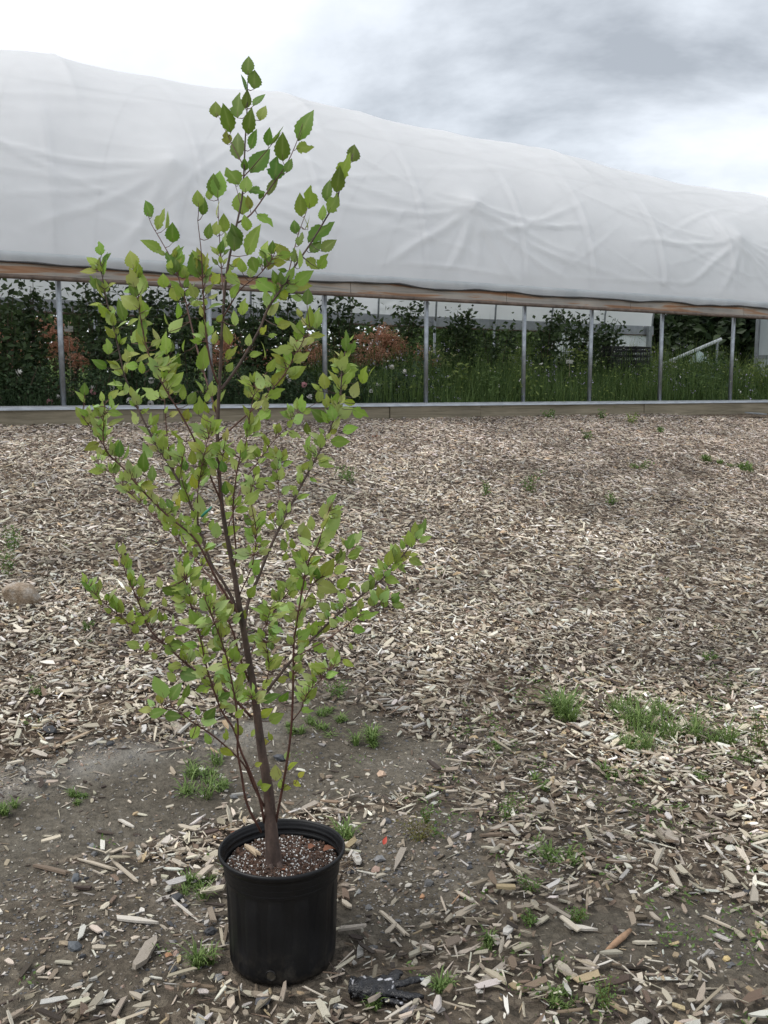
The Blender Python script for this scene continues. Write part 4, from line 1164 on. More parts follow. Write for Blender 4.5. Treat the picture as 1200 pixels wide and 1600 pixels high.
def grains(name, n, smin, smax, mat, seed, parent, colr=None, rmax=.148):
    r = np.random.default_rng(seed)
    rr_ = rmax * np.sqrt(r.uniform(0, 1, n)); a_ = r.uniform(0, 6.28, n)
    x, y = rr_ * np.cos(a_), rr_ * np.sin(a_)
    z = np.array([soil_z(p, q) for p, q in zip(x, y)])
    s = r.uniform(0, 1, n) ** 2 * (smax - smin) + smin
    v = ICO[r.integers(0, 8, n)] * s[:, None, None] * r.uniform(.7, 1.4, (n, 1, 3)) + np.stack([x, y, z + s * .2], 1)[:, None, :]
    t = (ICO_F[None] + (np.arange(n) * 12)[:, None, None]).reshape(-1, 3)
    c = (np.ones((n, 3)) * np.array(colr)) * r.uniform(.75, 1.15, (n, 1))
    o = bpy.data.objects.new(name, np_mesh(name, v.reshape(-1, 3), t, mat, np.repeat(c, 12, 0))); link(o, parent); tag(o, kind='stuff'); return o
grains('perlite', 1500, .0018, .0062, M_STONE, 4, soil, (.72, .71, .68))
grains('bark_bits', 1500, .003, .011, M_STONE, 5, soil, (.085, .045, .028))
PM = pot.matrix_basis.copy()
def on_soil(px, py):
    d = ray(px, py); zt = PZ + SOZ + .004
    k_ = (zt - CAMZ) / d.z
    return Vector((d.x * k_, d.y * k_, zt))
pa, pb = on_soil(384, 1322), on_soil(402, 1340)
dd = pb - pa
o = chip_obj(3, (pa + pb) * .5 + Vector((0, 0, .008)), (0, -.12, math.atan2(dd.y, dd.x)), (dd.length * 1.15, .014, .008), (.56, .44, .30), None)
tag(o, 'pale wood chip lying on the potting soil left of the trunk', 'wood chip')
M_DEAD = plain('dead_leaf', (.20, .075, .035), .7, 60, (.6, 1.3))
def leaf_mesh(name, mat, n=12, fold=.16, curl=.22, notch=None, wid=.265, twist=0.0):
    """ovate toothed blade along +Y, unit length, folded on the midrib"""
    b = MB()
    prev = None
    for i in range(n + 1):
        t = i / n
        w_ = wid * (math.sin(math.pi / 2 * t / .38) ** .8 if t < .38 else max(0.0, math.cos(math.pi / 2 * (t - .38) / .62)) ** 1.05 * .9 + .1 * (1 - t) / .62) if 0 < t < 1 else 0
        tooth = 1.0 + (.07 if i % 2 else -.07)
        zc = -curl * (t - .25) ** 2
        wl, wr = w_ * tooth, w_ * (2 - tooth)
        if notch:
            if abs(t - notch[0]) < notch[1]: wl *= notch[2]
            if abs(t - notch[3]) < notch[4]: wr *= notch[5]
        tw = twist * (t - .5)
        vn = 1.0 if 0 < t < 1 else .9
        b.c += [(1, 1, 1, 0), (1, 1, 1, vn), (1, 1, 1, 0)]
        b.v += [(-wl, t - .02 * (i % 2), zc + fold * wl - tw * wl), (0, t, zc), (wr, t - .02 * ((i + 1) % 2), zc + fold * wr + tw * wr)]
    for i in range(n):
        q = i * 3
        b.f += [(q, q + 1, q + 4, q + 3), (q + 1, q + 2, q + 5, q + 4)]
    return b.mesh(name, mat, True)
LEAF_VAR = [dict(fold=.14, curl=.18), dict(fold=.22, curl=.30, twist=.25), dict(fold=.10, curl=.10, wid=.295), dict(fold=.18, curl=.38, twist=-.3), dict(fold=.12, curl=.2, notch=(.7, .09, .45, .4, .07, .75)),
            dict(fold=.16, curl=.15, notch=(.45, .06, .7, .78, .12, .4), wid=.31), dict(fold=.25, curl=.05, wid=.27), dict(fold=.08, curl=.3, wid=.31)]
LEAF_ME = [leaf_mesh('leaf', M_LEAF_O, 14, **kw) for kw in LEAF_VAR]
DEAD_ME = leaf_mesh('dead_leaf', M_DEAD, 10, .5, .8)
for i, (px, py, ln, rz, lab) in enumerate(((482, 1330, .034, -.6, 'curled brown dead leaf nearer the middle of the potting soil'), (505, 1333, .040, -1.0, 'longer brown dead leaf near the right rim of the pot'), (366, 1308, .03, .6, 'small dark brown dead leaf by the left inner rim of the pot'), (447, 1364, .02, 1.5, 'tiny brown dead leaf at the front edge of the potting soil'))):
    o = bpy.data.objects.new('dead_leaf', DEAD_ME); link(o); o.location = on_soil(px, py) + Vector((0, 0, .007)); o.scale = (ln,) * 3; o.rotation_euler = (.2, .15, rz); tag(o, lab, 'dead leaf', 'dead leaves on the potting soil')

# ------------------------------------------------------------------ birch sapling
TY = 2.262
tree = empty('birch_sapling', (POT[0] + .0, TY, PZ + SOZ)); tag(tree, 'slender young birch with toothed light green leaves standing in the black pot', 'tree')
m = MT('birch_bark'); m.set(Roughness=.75)
f = m.noise(30, 5, .65, stretch=(1.5, 1.5, .5)); f2 = m.noise(140, 3)
c = m.ramp(f, [(.3, (.040, .026, .021)), (.55, (.085, .055, .043)), (.78, (.15, .105, .082))]); m.col(scale_col(m, c, f2, .8, 1.2)); m.bump(f, .4, .004); M_BARK = m.m
m = MT('birch_twig'); m.set(Roughness=.6); f = m.noise(40, 3); m.col(m.ramp(f, [(.3, (.065, .027, .020)), (.7, (.135, .062, .045))])); M_TWIG = m.m
def spline(pts, k_=5):
    """Catmull-Rom through the points"""
    P_ = [pts[0] + (pts[0] - pts[1])] + list(pts) + [pts[-1] + (pts[-1] - pts[-2])]
    out = []
    for i in range(1, len(P_) - 2):
        for q in range(k_):
            t = q / k_
            a_, b_, c_, d_ = P_[i - 1], P_[i], P_[i + 1], P_[i + 2]
            out.append(.5 * ((2 * b_) + (c_ - a_) * t + (2 * a_ - 5 * b_ + 4 * c_ - d_) * t * t + (3 * b_ - a_ - 3 * c_ + d_) * t ** 3))
    out.append(P_[-2]); return out
TRUNK = [(428, 1344), (424, 1300), (419, 1233), (408, 1167), (398, 1085), (391, 1044), (381, 988), (374, 948), (367, 902), (358, 855), (347, 792), (340, 700), (341, 640), (343, 600), (348, 502), (352, 446), (359, 399), (370, 350), (378, 310), (381, 272), (383, 222), (386, 170), (387, 130)]
TR_R = [19, 14.5, 12, 10, 8, 7.6, 7.0, 6.7, 6.3, 5.9, 5.4, 4.7, 4.5, 4.3, 3.9, 3.5, 3.0, 2.5, 2.1, 1.8, 1.5, 1.1, .7]
def tree_y(py): return TY - .03 * math.sin((1344 - py) / 400.0)
tp3 = [at(x, y, tree_y(y)) for x, y in TRUNK]
trs = spline(tp3, 4)
rad = np.interp(np.arange(len(trs)) / 4.0, np.arange(len(TR_R)), TR_R) * 2.27 / FPX * np.interp(np.arange(len(trs)) / 4.0, [0, 6, 11, 16, 22], [.74, .70, .62, .6, .8])
b = MB()
b.tube([trs[0] - Vector((0, 0, .02))] + trs, [rad[0] * 1.25] + list(rad), 12)
kn = trs[0] + Vector((.004, -.012, -.004))
trunk = b.build('trunk', M_BARK, tree, True); trunk.location = -tree.location
# root flare and the small burl at the collar
b = MB()
for a_, ln in ((.4, .03), (1.9, .028), (3.2, .03), (4.5, .035), (5.5, .04)):
    e_ = Vector((math.cos(a_) * ln, math.sin(a_) * ln, -.016)); b.tube([trs[0] + Vector((0, 0, .018)), trs[0] + e_ * .5 + Vector((0, 0, -.002)), trs[0] + e_], [.011, .011, .006], 7)
o = b.build('root_flare', M_BARK, tree, True); o.location = -tree.location
# branches: pixel path from base to tip, tip depth offset (m, + = away), base radius px
BR_ = [
    ([(392, 1120), (356, 1082), (335, 1070), (302, 1046), (283, 1030), (260, 1009), (232, 981), (216, 939), (200, 905), (189, 872)], -.10, 3.2),
    ([(260, 1009), (240, 998), (213, 981), (183, 960), (150, 930), (128, 908)], -.16, 1.7),
    ([(414, 1262), (395, 1226), (380, 1193), (335, 1151), (299, 1127), (269, 1106), (238, 1112)], -.20, 2.6),
    ([(413, 1285), (405, 1245), (389, 1202), (377, 1175), (365, 1139), (344, 1106), (323, 1043), (314, 1000), (300, 950), (286, 890)], -.24, 3.2),
    ([(408, 1300), (386, 1256), (377, 1208), (371, 1172), (372, 1136), (366, 1085), (352, 1020), (330, 960), (318, 930)], -.30, 3.0),
    ([(431, 1285), (446, 1205), (455, 1139), (458, 1070), (459, 1013), (463, 976), (480, 884), (495, 855), (509, 813), (519, 785)], -.20, 3.0),
    ([(458, 1125), (470, 1109), (482, 1082), (509, 1055), (522, 1040)], -.24, 1.4),
    ([(404, 1096), (432, 1061), (459, 1028), (516, 971), (564, 931), (606, 897), (637, 858), (652, 842)], .06, 3.6),
    ([(464, 1025), (506, 1002), (537, 981), (558, 965), (585, 950), (612, 935)], .0, 1.5),
    ([(381, 985), (388, 940), (404, 902), (419, 863), (440, 818), (464, 771), (485, 732), (506, 692), (521, 657), (532, 615), (534, 579), (539, 550)], .22, 4.0),
    ([(439, 821), (436, 776), (434, 740), (436, 708)], .18, 1.2),
    ([(391, 1035), (396, 1013), (427, 958), (459, 913), (477, 884), (486, 850)], .16, 2.0),
    ([(463, 976), (485, 918), (516, 892), (535, 871), (551, 850)], -.12, 1.5),
    ([(354, 832), (380, 755), (404, 721), (425, 692), (451, 664), (470, 640)], .25, 1.8),
    ([(343, 608), (350, 603), (375, 568), (404, 518), (420, 480), (445, 444), (460, 417), (485, 381), (510, 340), (526, 313), (534, 284), (552, 240)], .10, 3.4),
    ([(448, 440), (456, 405), (467, 363), (479, 330), (484, 306)], .16, 1.5),
    ([(340, 690), (372, 660), (395, 640), (415, 620), (442, 588), (456, 565), (474, 532), (484, 510)], -.08, 2.0),
    ([(348, 497), (375, 453), (404, 430), (424, 406), (432, 385)], -.14, 1.6),
    ([(366, 885), (369, 860), (364, 797), (372, 727), (384, 692), (391, 645), (402, 592)], -.18, 2.0),
    ([(342, 602), (330, 570), (322, 520), (317, 450), (315, 400), (309, 345)], -.10, 2.4),
    ([(350, 470), (346, 420), (342, 351), (341, 300)], .12, 1.6),
    ([(340, 650), (312, 560), (294, 488), (286, 456), (270, 410), (254, 380), (237, 351), (230, 332)], .16, 2.0),
    ([(346, 785), (305, 690), (282, 646), (264, 618), (244, 580), (230, 546), (220, 500), (216, 462), (208, 420)], -.12, 2.2),
    ([(383, 1000), (367, 945), (351, 913), (330, 880), (312, 830), (293, 778), (269, 734), (246, 698), (216, 640), (196, 590), (182, 530), (168, 476), (160, 432), (156, 404)], .10, 3.6),
    ([(272, 738), (263, 698), (258, 640), (258, 610), (260, 560)], .02, 1.6),
    ([(377, 969), (365, 948), (339, 906), (325, 878), (302, 839), (260, 804), (220, 764), (192, 731), (172, 712), (158, 690), (128, 650)], -.14, 3.0),
    ([(174, 714), (163, 698), (162, 649), (166, 625)], -.2, 1.1),
    ([(365, 955), (339, 913), (321, 895), (293, 860), (260, 825), (218, 785), (169, 736), (150, 722)], .20, 2.4),
    ([(297, 785), (283, 745), (286, 715), (293, 682)], -.02, 1.2),
    ([(310, 825), (309, 769), (316, 727), (323, 695), (330, 660)], -.12, 1.3),
    ([(389, 1064), (377, 1034), (365, 990), (353, 965), (339, 953), (318, 939), (295, 913), (281, 876)], -.08, 2.6),
    ([(372, 348), (393, 334), (417, 301), (446, 259), (462, 226), (474, 190)], .06, 1.9),
    ([(381, 276), (400, 255), (421, 230), (440, 206)], -.06, 1.3),
    ([(381, 260), (366, 232), (348, 195), (338, 175)], .06, 1.2),
    ([(376, 320), (368, 290), (358, 268)], .05, .9),
    ([(350, 812), (343, 760), (347, 720), (352, 690)], -.10, 1.2),
    ([(374, 930), (395, 880), (400, 830), (392, 780), (398, 740)], -.16, 1.4),
    ([(400, 1100), (420, 1050), (415, 990), (425, 940)], -.18, 1.3),
    ([(405, 1150), (398, 1120), (392, 1080)], -.08, .9),
    ([(424, 1262), (418, 1235), (424, 1218)], -.06, .9), ([(442, 1225), (438, 1215), (433, 1200)], -.1, .8), ([(440, 1232), (455, 1224), (466, 1226)], -.1, .8),
]
branches = []
tree_px = [Vector(p) for p in TRUNK]
paths3 = []                                # (branch index, list of px, list of world points)
trunk_px = list(zip(*proj(np.array([tuple(p) for p in trs]))[:2]))
paths3.append((-1, trunk_px, trs))
def base_depth(px, py, exclude=None):
    best = (1e9, TY)
    for bi, pp, ww in paths3:
        for (x, y), w_ in zip(pp, ww):
            d = (x - px) ** 2 + (y - py) ** 2
            if d < best[0]: best = (d, w_.y)
    return best[1]
bmb = []
for bi, (pp, dy, r0) in enumerate(BR_):
    y0 = base_depth(*pp[0])
    n_ = len(pp)
    L_ = np.cumsum([0] + [math.dist(pp[i], pp[i + 1]) for i in range(n_ - 1)]); L_ = L_ / L_[-1]
    y1 = TY + dy * 1.15
    ww = [at(x, y, y0 + (y1 - y0) * (u ** .8)) for (x, y), u in zip(pp, L_)]
    sp_ = spline(ww, 4)
    rr_ = np.linspace(1, .26, len(sp_)) ** .9 * r0 * 2.27 / FPX * .74
    b = MB(); b.tube(sp_, list(rr_), 7)
    bmb.append(b)
    q = proj(np.array([tuple(p) for p in sp_])); paths3.append((bi, list(zip(q[0], q[1])), sp_))
# leaves: base and tip read from the photograph in enlarged crops (x0, y0, scale); codes y yellow, p pale, d dark, n edge-on
LV = {
 (100, 80, 2.4): "690 90 690 22 d;712 142 715 76 d;685 150 668 92 dn;680 215 690 150 d;650 250 655 160 d;710 205 748 160 d;735 260 752 205;690 312 700 222 d;700 368 716 298 d;570 248 568 192;625 305 600 205 d;612 350 610 300;655 405 648 310 d;765 355 770 292 d;770 345 822 292 dn;700 455 765 370 d;680 448 676 405 d;820 412 818 315 d;790 485 800 398 d;835 455 850 405 d;768 540 800 470 d;880 335 922 225 d;870 365 930 358;655 500 612 438 d;680 530 685 472;690 520 748 525 d;670 612 660 530;725 610 780 650;685 765 725 660;660 722 630 655 d;575 550 585 450;560 540 560 465 d;505 585 500 525;520 615 525 555 d;545 557 545 515;575 625 577 560 pn;600 680 600 615;570 690 572 640;540 705 545 650 d;330 620 305 565 d;350 670 370 595;380 665 390 605 n;408 718 405 652 d;368 755 300 708;425 800 425 730;465 850 430 800;140 765 130 715;148 840 150 760;985 565 990 485 d;920 590 925 512;890 620 885 540;1022 530 1034 440 d;1035 485 1065 390;1080 415 1092 352 d;990 605 1030 535;970 635 970 580;915 670 905 620 n;870 685 862 635 d;880 730 890 680 d;915 715 1005 640 d;925 755 960 715 d;965 750 1015 708 d;905 780 955 812;955 815 985 765;845 785 795 725;755 780 760 715;765 820 790 770;790 755 805 720 n;865 770 860 740 d;395 820 398 786 y;640 810 658 775 y",
 (120, 380, 5.0): "445 200 415 65;480 270 470 150;450 345 415 205 p;500 405 515 240 p;480 510 335 400;540 575 510 445;370 610 330 430 d;395 640 480 590;430 780 490 660 p;515 620 595 630 p;215 430 135 270 n;250 490 295 525 p;300 740 215 650;330 800 310 700 n;250 870 235 740;235 975 120 910 d;260 930 345 985;400 930 375 820;430 890 405 785 p;460 930 610 860;480 960 375 955;515 1020 500 920;620 830 650 760;650 760 590 665 p;700 870 690 690;740 850 745 765 d;760 990 790 860 d;690 980 630 880;720 1050 780 960;730 1120 830 1005;675 1220 680 1085;640 1210 515 1135 p;830 1225 830 1105;775 1190 765 1130;350 1150 290 1060;385 1180 390 1090 p;500 1330 565 1285;470 1415 430 1310 p;60 1190 60 1090 d;65 1245 0 1150 n;90 1350 20 1295;100 1415 15 1340;140 1360 150 1285;210 1345 195 1235 p;270 1290 270 1190 p;240 1320 360 1335;240 1425 365 1365;150 1430 150 1360 d;165 1430 225 1380;680 350 675 245;790 450 745 330;790 590 800 470;720 695 830 590 p;715 635 660 500 n;835 850 830 755 n;985 990 1000 800;965 985 965 880;1010 1240 1040 1145;990 1180 945 1070 n;870 1260 930 1160 d;790 165 780 25;850 265 840 180;930 430 890 320;950 270 900 90 d;985 250 960 60;1060 320 1110 240 y;1000 740 980 610;1040 720 1060 640;900 1360 830 1310;840 1400 870 1290;950 1340 960 1200;1030 1330 990 1240;1040 1460 1120 1380;1080 1320 1100 1210",
 (330, 300, 4.444): "270 120 255 30;330 45 360 10 d;250 270 240 165;160 410 160 240 d;95 280 90 160;35 310 35 215 p;100 385 100 285 p;280 450 310 550 d;215 560 210 470;370 475 385 350;370 535 430 460;535 480 445 355;650 260 690 170 n;615 530 620 410 pn;450 640 435 550 d;480 640 520 590 d;580 640 690 555;560 660 690 650;520 750 460 660 y;310 610 435 690;390 790 375 700 p;390 850 480 770 p;640 740 560 725 p;665 785 675 680 d;215 855 235 735;165 930 160 820 p;500 940 440 860;460 930 560 910;395 1000 460 990 p;345 990 380 925 y;255 1070 265 985 p;265 1140 355 1110;600 1030 620 890;680 950 690 790;620 870 600 800;730 950 745 800;630 1060 755 975 p;570 1180 680 1110;570 1090 420 1100 pn;550 1170 500 1080;390 1250 450 1160;470 1250 550 1150;420 1340 520 1240;540 1290 655 1210;370 1150 365 1040 n;100 1160 175 1070;130 1060 95 920;20 1060 30 960;200 1290 275 1300 p;350 1370 320 1250 p;260 1430 260 1310;395 1420 510 1370;320 1450 300 1370;370 1520 370 1400 p;410 1510 300 1590;60 1460 100 1370;540 1580 550 1480 p;590 1510 600 1430 p;630 1530 630 1400 p;570 1595 650 1550 p;740 1460 770 1360;750 1380 700 1320;790 1370 780 1250;885 1350 830 1230;920 1290 1020 1230;1045 1330 1075 1210;1090 1290 1130 1205 n;985 1430 1010 1320 p;940 1110 930 960 d;960 1120 1000 1030 d;955 1030 1000 995 pn;900 1240 940 1130 p;860 1490 880 1390;800 1500 800 1400;800 1590 700 1510 d;880 1560 985 1500 p;980 1510 1090 1560;1000 1470 910 1450 y;850 1590 830 1480;10 1420 5 1310;150 640 130 540;190 620 110 580;140 740 180 640;60 640 10 560;110 1250 150 1180;40 900 80 850",
 (380, 640, 3.81): "590 130 680 100;520 190 640 190;460 230 465 135 p;390 150 375 75 d;380 230 395 150;395 300 390 250 d;440 300 435 250;445 315 540 335;350 360 390 310;150 215 125 150;205 140 215 80;190 360 185 285 p;215 300 215 235 p;240 280 255 230;235 340 290 300;185 430 135 395;130 475 70 445;140 580 175 555;150 655 195 610 y;345 445 330 420;505 570 550 490 d;480 650 480 555 p;540 650 570 570 p;490 720 580 640 p;465 770 555 720 p;480 810 510 770 p;260 790 265 705 p;250 840 230 770;300 830 285 770;340 750 360 670 p;375 790 375 690 p;410 720 400 630 p;240 900 265 845;370 900 290 840;400 920 460 870 y;480 840 545 835;620 830 660 735 d;630 890 700 825;560 910 585 830 d;470 990 540 890;540 970 620 930;440 1010 440 940 d;400 1040 410 960;560 1060 630 1000;440 1040 560 1080;630 1050 660 1040 d;260 1060 310 980;255 1050 335 1050;280 1120 330 1070;400 1180 410 1090;460 1130 460 1060 p;520 1200 445 1150 p;330 1250 370 1160 p;80 1180 175 1190;30 1120 70 1050;160 1340 200 1260 d;20 1380 80 1340;860 930 880 835;895 880 895 815 d;925 900 1000 840;1005 820 985 720;1045 750 1085 650 d;1050 790 1120 750;990 870 1040 855;985 890 1070 920;920 920 975 970;840 1000 930 1030;750 1075 780 1005 d;840 1180 840 1110;890 1150 930 1085 d;890 1170 955 1150;690 1190 710 1120;640 1260 620 1180;680 1240 800 1205;650 1300 730 1320;410 1350 430 1260;470 1330 525 1270;530 1260 580 1260;410 1400 505 1440;510 1490 535 1410 p;545 1510 560 1430;640 1430 640 1385 p;590 1490 660 1530;490 1590 560 1560;135 1540 240 1470;350 1420 360 1350;60 130 100 30 p;20 150 60 70;140 60 150 0;10 260 20 190;10 480 20 420 d;10 560 90 490;40 690 10 620 d;10 760 70 700;60 850 90 800;30 940 100 890;70 990 90 900;20 880 30 800 p",
 (120, 680, 4.286): "165 130 120 60 p;205 140 190 100;285 150 290 35 d;260 260 270 150 d;200 235 120 190 p;240 120 230 40 p;350 250 380 210;350 310 320 230 p;370 360 250 345 p;430 370 380 330;430 330 535 345;430 460 395 410;500 520 500 455 p;450 250 440 115 d;505 310 505 200 d;500 150 440 60 p;580 100 580 0;620 130 650 50;700 140 690 30 p;730 240 710 150 d;740 360 690 300 d;800 360 770 260 y;820 330 900 270 p;640 490 600 420 d;680 490 680 400 y;830 520 815 400 p;850 560 850 460 p;660 590 590 540;800 620 790 520 pn;830 650 770 600;740 740 810 690 y;690 800 690 740 p;720 850 750 780;270 770 265 715 d;300 800 310 720 p;320 870 310 795;270 880 260 850;375 1020 375 945 d;430 1010 430 930;420 1085 440 990;90 1050 25 975 dn;155 1095 85 1040;165 1140 150 1095;240 1110 195 1060 d;230 1190 190 1160;300 1190 260 1120 d;350 1260 370 1165;390 1330 400 1260;420 1420 330 1385;465 1450 470 1380;535 1500 510 1465;610 1020 730 1010;570 1020 690 1070 d;570 1020 535 945 p;600 1150 575 1085 p;570 1250 550 1180 d;600 1240 590 1205;700 950 690 840 p;740 960 720 850 p;780 1000 790 880;860 1050 860 950 d;730 1100 700 1050 p;790 1140 760 1060;840 1120 870 1070;940 1130 985 1080;710 1190 660 1120 p;800 1270 760 1170;840 1300 820 1190;880 1290 880 1190 p;960 1180 1030 1180 p;640 1280 650 1200 p;650 1310 755 1300;590 1390 650 1340;600 1400 720 1400 d;910 1340 980 1250 d;920 1450 960 1340 d;1000 1340 1020 1260;1040 1500 1030 1420 p;850 1510 880 1500;640 1590 620 1520;980 560 1040 510;990 660 1090 610;930 690 940 580 p;1060 510 1160 480;970 730 1055 760;1000 780 1065 800;1020 870 1100 860 p;1120 440 1200 390 d;1110 370 1140 290 d;1120 560 1180 600 d;1110 650 1200 640;1130 800 1130 720 p;1090 1000 1110 930 p;1150 1000 1190 940 p;1180 1100 1190 1020 p;1110 1230 1130 1170;1130 1380 1195 1340;960 180 1020 110;990 250 970 170 d;1000 400 990 310 d;1010 440 1040 400;1110 160 1130 95;1020 160 1060 130;870 200 900 60 d;840 130 800 10;860 150 960 40;780 200 770 100;850 240 830 140 d;900 640 910 560;880 760 930 740 d;900 1060 930 1000;960 1240 1000 1190;900 1500 930 1460",
 (200, 980, 3.333): "110 460 195 430 d;190 460 275 465 d;220 380 270 290 d;290 370 320 300 d;285 470 325 440;330 580 370 510;370 460 355 410;400 480 455 420 d;380 480 465 495 p;430 610 400 550;270 240 370 260 d;350 330 430 310;190 370 140 250 p;250 280 200 235 p;510 590 510 530;480 630 550 670 y;660 720 690 710 y;640 570 670 525;670 600 735 595 y;750 590 730 545;690 470 750 420 y;735 490 810 450;790 390 835 340 d;700 390 790 345 d;720 210 810 160 d;750 120 740 60 d;780 280 835 260;700 320 750 260;610 70 665 45;550 170 560 100;490 110 470 45 d;600 280 580 220;490 290 530 240;580 370 645 360;550 370 560 280 p;470 410 530 400;690 840 740 825;680 830 690 800;770 800 770 715 p;790 840 800 790;800 830 850 840;830 740 875 700 y;860 800 900 830 y;885 780 910 760 y;720 790 725 745 p;820 690 840 640 p;895 390 905 320 p;915 400 955 360 p;900 430 965 435;1030 260 1090 235;0 80 60 100;80 120 105 75;960 100 1040 120;1045 170 1060 110;1070 190 1095 115;1115 180 1180 195;215 70 300 80 d;510 310 540 240;470 380 540 340 d;560 470 600 430;590 560 560 500",
}
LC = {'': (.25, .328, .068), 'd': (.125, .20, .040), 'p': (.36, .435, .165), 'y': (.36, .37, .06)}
leaves = []
seen = []
rl = random.Random(21)
flat = [(bi, x, y, w_) for bi, pp, ww in paths3 for (x, y), w_ in zip(pp, ww)]
fx = np.array([(q[1], q[2]) for q in flat])
pet = {i: [] for i in range(-1, len(BR_))}
for (ox, oy, sc_), txt in LV.items():
    for ent in txt.split(';'):
        q = ent.split(); x0, y0, x1, y1 = [float(v_) for v_ in q[:4]]; code = q[4] if len(q) > 4 else ''
        x0, x1 = ox + x0 / sc_, ox + x1 / sc_; y0, y1 = oy + y0 / sc_, oy + y1 / sc_
        if any(math.hypot(x1 - a_, y1 - b_) < 7 and math.hypot(x0 - c_, y0 - d_) < 9 for a_, b_, c_, d_ in seen): continue
        seen.append((x1, y1, x0, y0))
        d = np.hypot(fx[:, 0] - x0, fx[:, 1] - y0)
        i0 = int(np.argmin(d)); bi, bx_, by_, bw = flat[i0]
        Y0 = bw.y + rl.uniform(-.02, .02) + (rl.uniform(-.05, .03) if d[i0] > 18 else 0)
        base_ = at(x0, y0, Y0)
        lp = math.dist((x0, y0), (x1, y1)) * Y0 / FPX
        edge = 'n' in code
        dyt = rl.uniform(-.45, .35) * lp
        tip = at(x1, y1, Y0 + dyt)
        dv = tip - base_; Ln = max(dv.length * (1.13 if y0 < 480 else 1.04), .022)
        yv = dv.normalized()
        nb = Vector((rl.gauss(0, .30), -.85 + rl.gauss(0, .25), .38 + rl.gauss(0, .28)))
        if edge: nb = Vector((rl.choice((-1, 1)), rl.uniform(-.3, .3), .25))
        if 'p' in code: nb = -nb
        zv = (nb - yv * nb.dot(yv)).normalized(); xv = yv.cross(zv)
        wf = rl.uniform(.85, 1.12) * (1.1 if y0 < 480 else .95) * (1.12 if lp < .05 else 1.0) * (.9 if lp > .068 else 1)
        Mx = Matrix(((xv.x * Ln * wf, yv.x * Ln, zv.x * Ln, base_.x), (xv.y * Ln * wf, yv.y * Ln, zv.y * Ln, base_.y), (xv.z * Ln * wf, yv.z * Ln, zv.z * Ln, base_.z), (0, 0, 0, 1)))
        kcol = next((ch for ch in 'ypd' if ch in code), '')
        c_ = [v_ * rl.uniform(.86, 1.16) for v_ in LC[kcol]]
        leaves.append((Ln, Mx, c_, bi, rl.randrange(len(LEAF_ME))))
        m1 = bw.lerp(base_, .5) + Vector((0, 0, -.003))
        pet[bi].append([bw, m1, base_, base_ + yv * Ln * .25])
# fill-in leaves along the inner twigs
fill_pts = []; fill_w = []
for bi, pp, ww in paths3[1:]:
    for j in range(len(ww) // 3, len(ww) - 1): fill_pts.append((bi, j)); fill_w.append((ww[j + 1] - ww[j]).length)
for _ in range(1200):
    bi, j = rl.choices(fill_pts, weights=fill_w)[0]; pp, ww = paths3[bi + 1][1:]; bw = ww[j]; (x0, y0) = pp[j]
    if not 400 < y0 < 1110: continue
    ang = math.radians(rl.gauss(88, 48)); ln = rl.uniform(.021, .043)
    yv = Vector((math.cos(ang), rl.uniform(-.5, .5), math.sin(ang))).normalized()
    base_ = bw + yv * .012
    nb = Vector((rl.gauss(0, .4), -.7 + rl.gauss(0, .3), .5 + rl.gauss(0, .35))) * rl.choice((1, 1, -1))
    zv = (nb - yv * nb.dot(yv)).normalized(); xv = yv.cross(zv); Ln = ln
    Mx = Matrix(((xv.x * Ln, yv.x * Ln, zv.x * Ln, base_.x), (xv.y * Ln, yv.y * Ln, zv.y * Ln, base_.y), (xv.z * Ln, yv.z * Ln, zv.z * Ln, base_.z), (0, 0, 0, 1)))
    leaves.append((Ln, Mx, [v_ * rl.uniform(.86, 1.16) for v_ in LC[rl.choice(('', 'd')) if y0 < 480 else rl.choice(('', 'p'))]], bi, rl.randrange(len(LEAF_ME))))
    pet[bi].append([bw, base_, base_ + yv * Ln * .2, base_ + yv * Ln * .3])
print('leaves', len(leaves))
bobj = {-1: trunk}
for bi, b in enumerate(bmb):
    for pts in pet[bi]: b.tube(pts, [.0011, .0009, .0007, .0004], 4, False)
    o = b.build('branch', M_TWIG if BR_[bi][2] < 3.3 else M_BARK, tree, True); o.location = -tree.location; bobj[bi] = o
tb = MB()
for pts in pet[-1]: tb.tube(pts, [.0012, .001, .0008, .0004], 4, False)
if tb.v:
    o = tb.build('leaf_stalks', M_TWIG, tree, True); o.location = -tree.location
leaves.sort(key=lambda q: -q[0])
for Ln, Mx, c_, bi, k_ in leaves[:298]:
    o = bpy.data.objects.new('leaf', LEAF_ME[k_]); par = bobj[bi] if bi >= 0 else tree
    link(o, par)
    # parents are pure translations back to the world origin (branch) or the tree's base
    off = Vector((0, 0, 0)) if bi >= 0 else -tree.location
    M2 = Mx.copy(); M2.translation = Mx.translation + off
    o.matrix_basis = M2; o.color = (*c_, 1)
fb = MB()
for Ln, Mx, c_, bi, k_ in leaves[298:]:
    me = LEAF_ME[k_]
    fb.add([Mx @ v_.co for v_ in me.vertices], [tuple(p.vertices) for p in me.polygons]); fb.c += [(*c_, 1.0 if q % 3 == 1 else 0.0) for q in range(len(me.vertices))]
o = fb.build('foliage', M_LEAF, tree, True); o.location = -tree.location; tag(o, kind='stuff')
# green tie ribbon on the trunk
p0 = at(322, 800, TY - .06); b = MB()
b.tube([p0 + Vector((-.012, 0, -.012)), p0, p0 + Vector((.010, 0, .008)), p0 + Vector((.014, 0, .014))], [.003, .004, .003, .002], 6)
o = b.build('tie', plain('green_tie', (.03, .22, .15), .4), tree, True); o.location = -tree.location; tag(o, 'small green plastic tie')

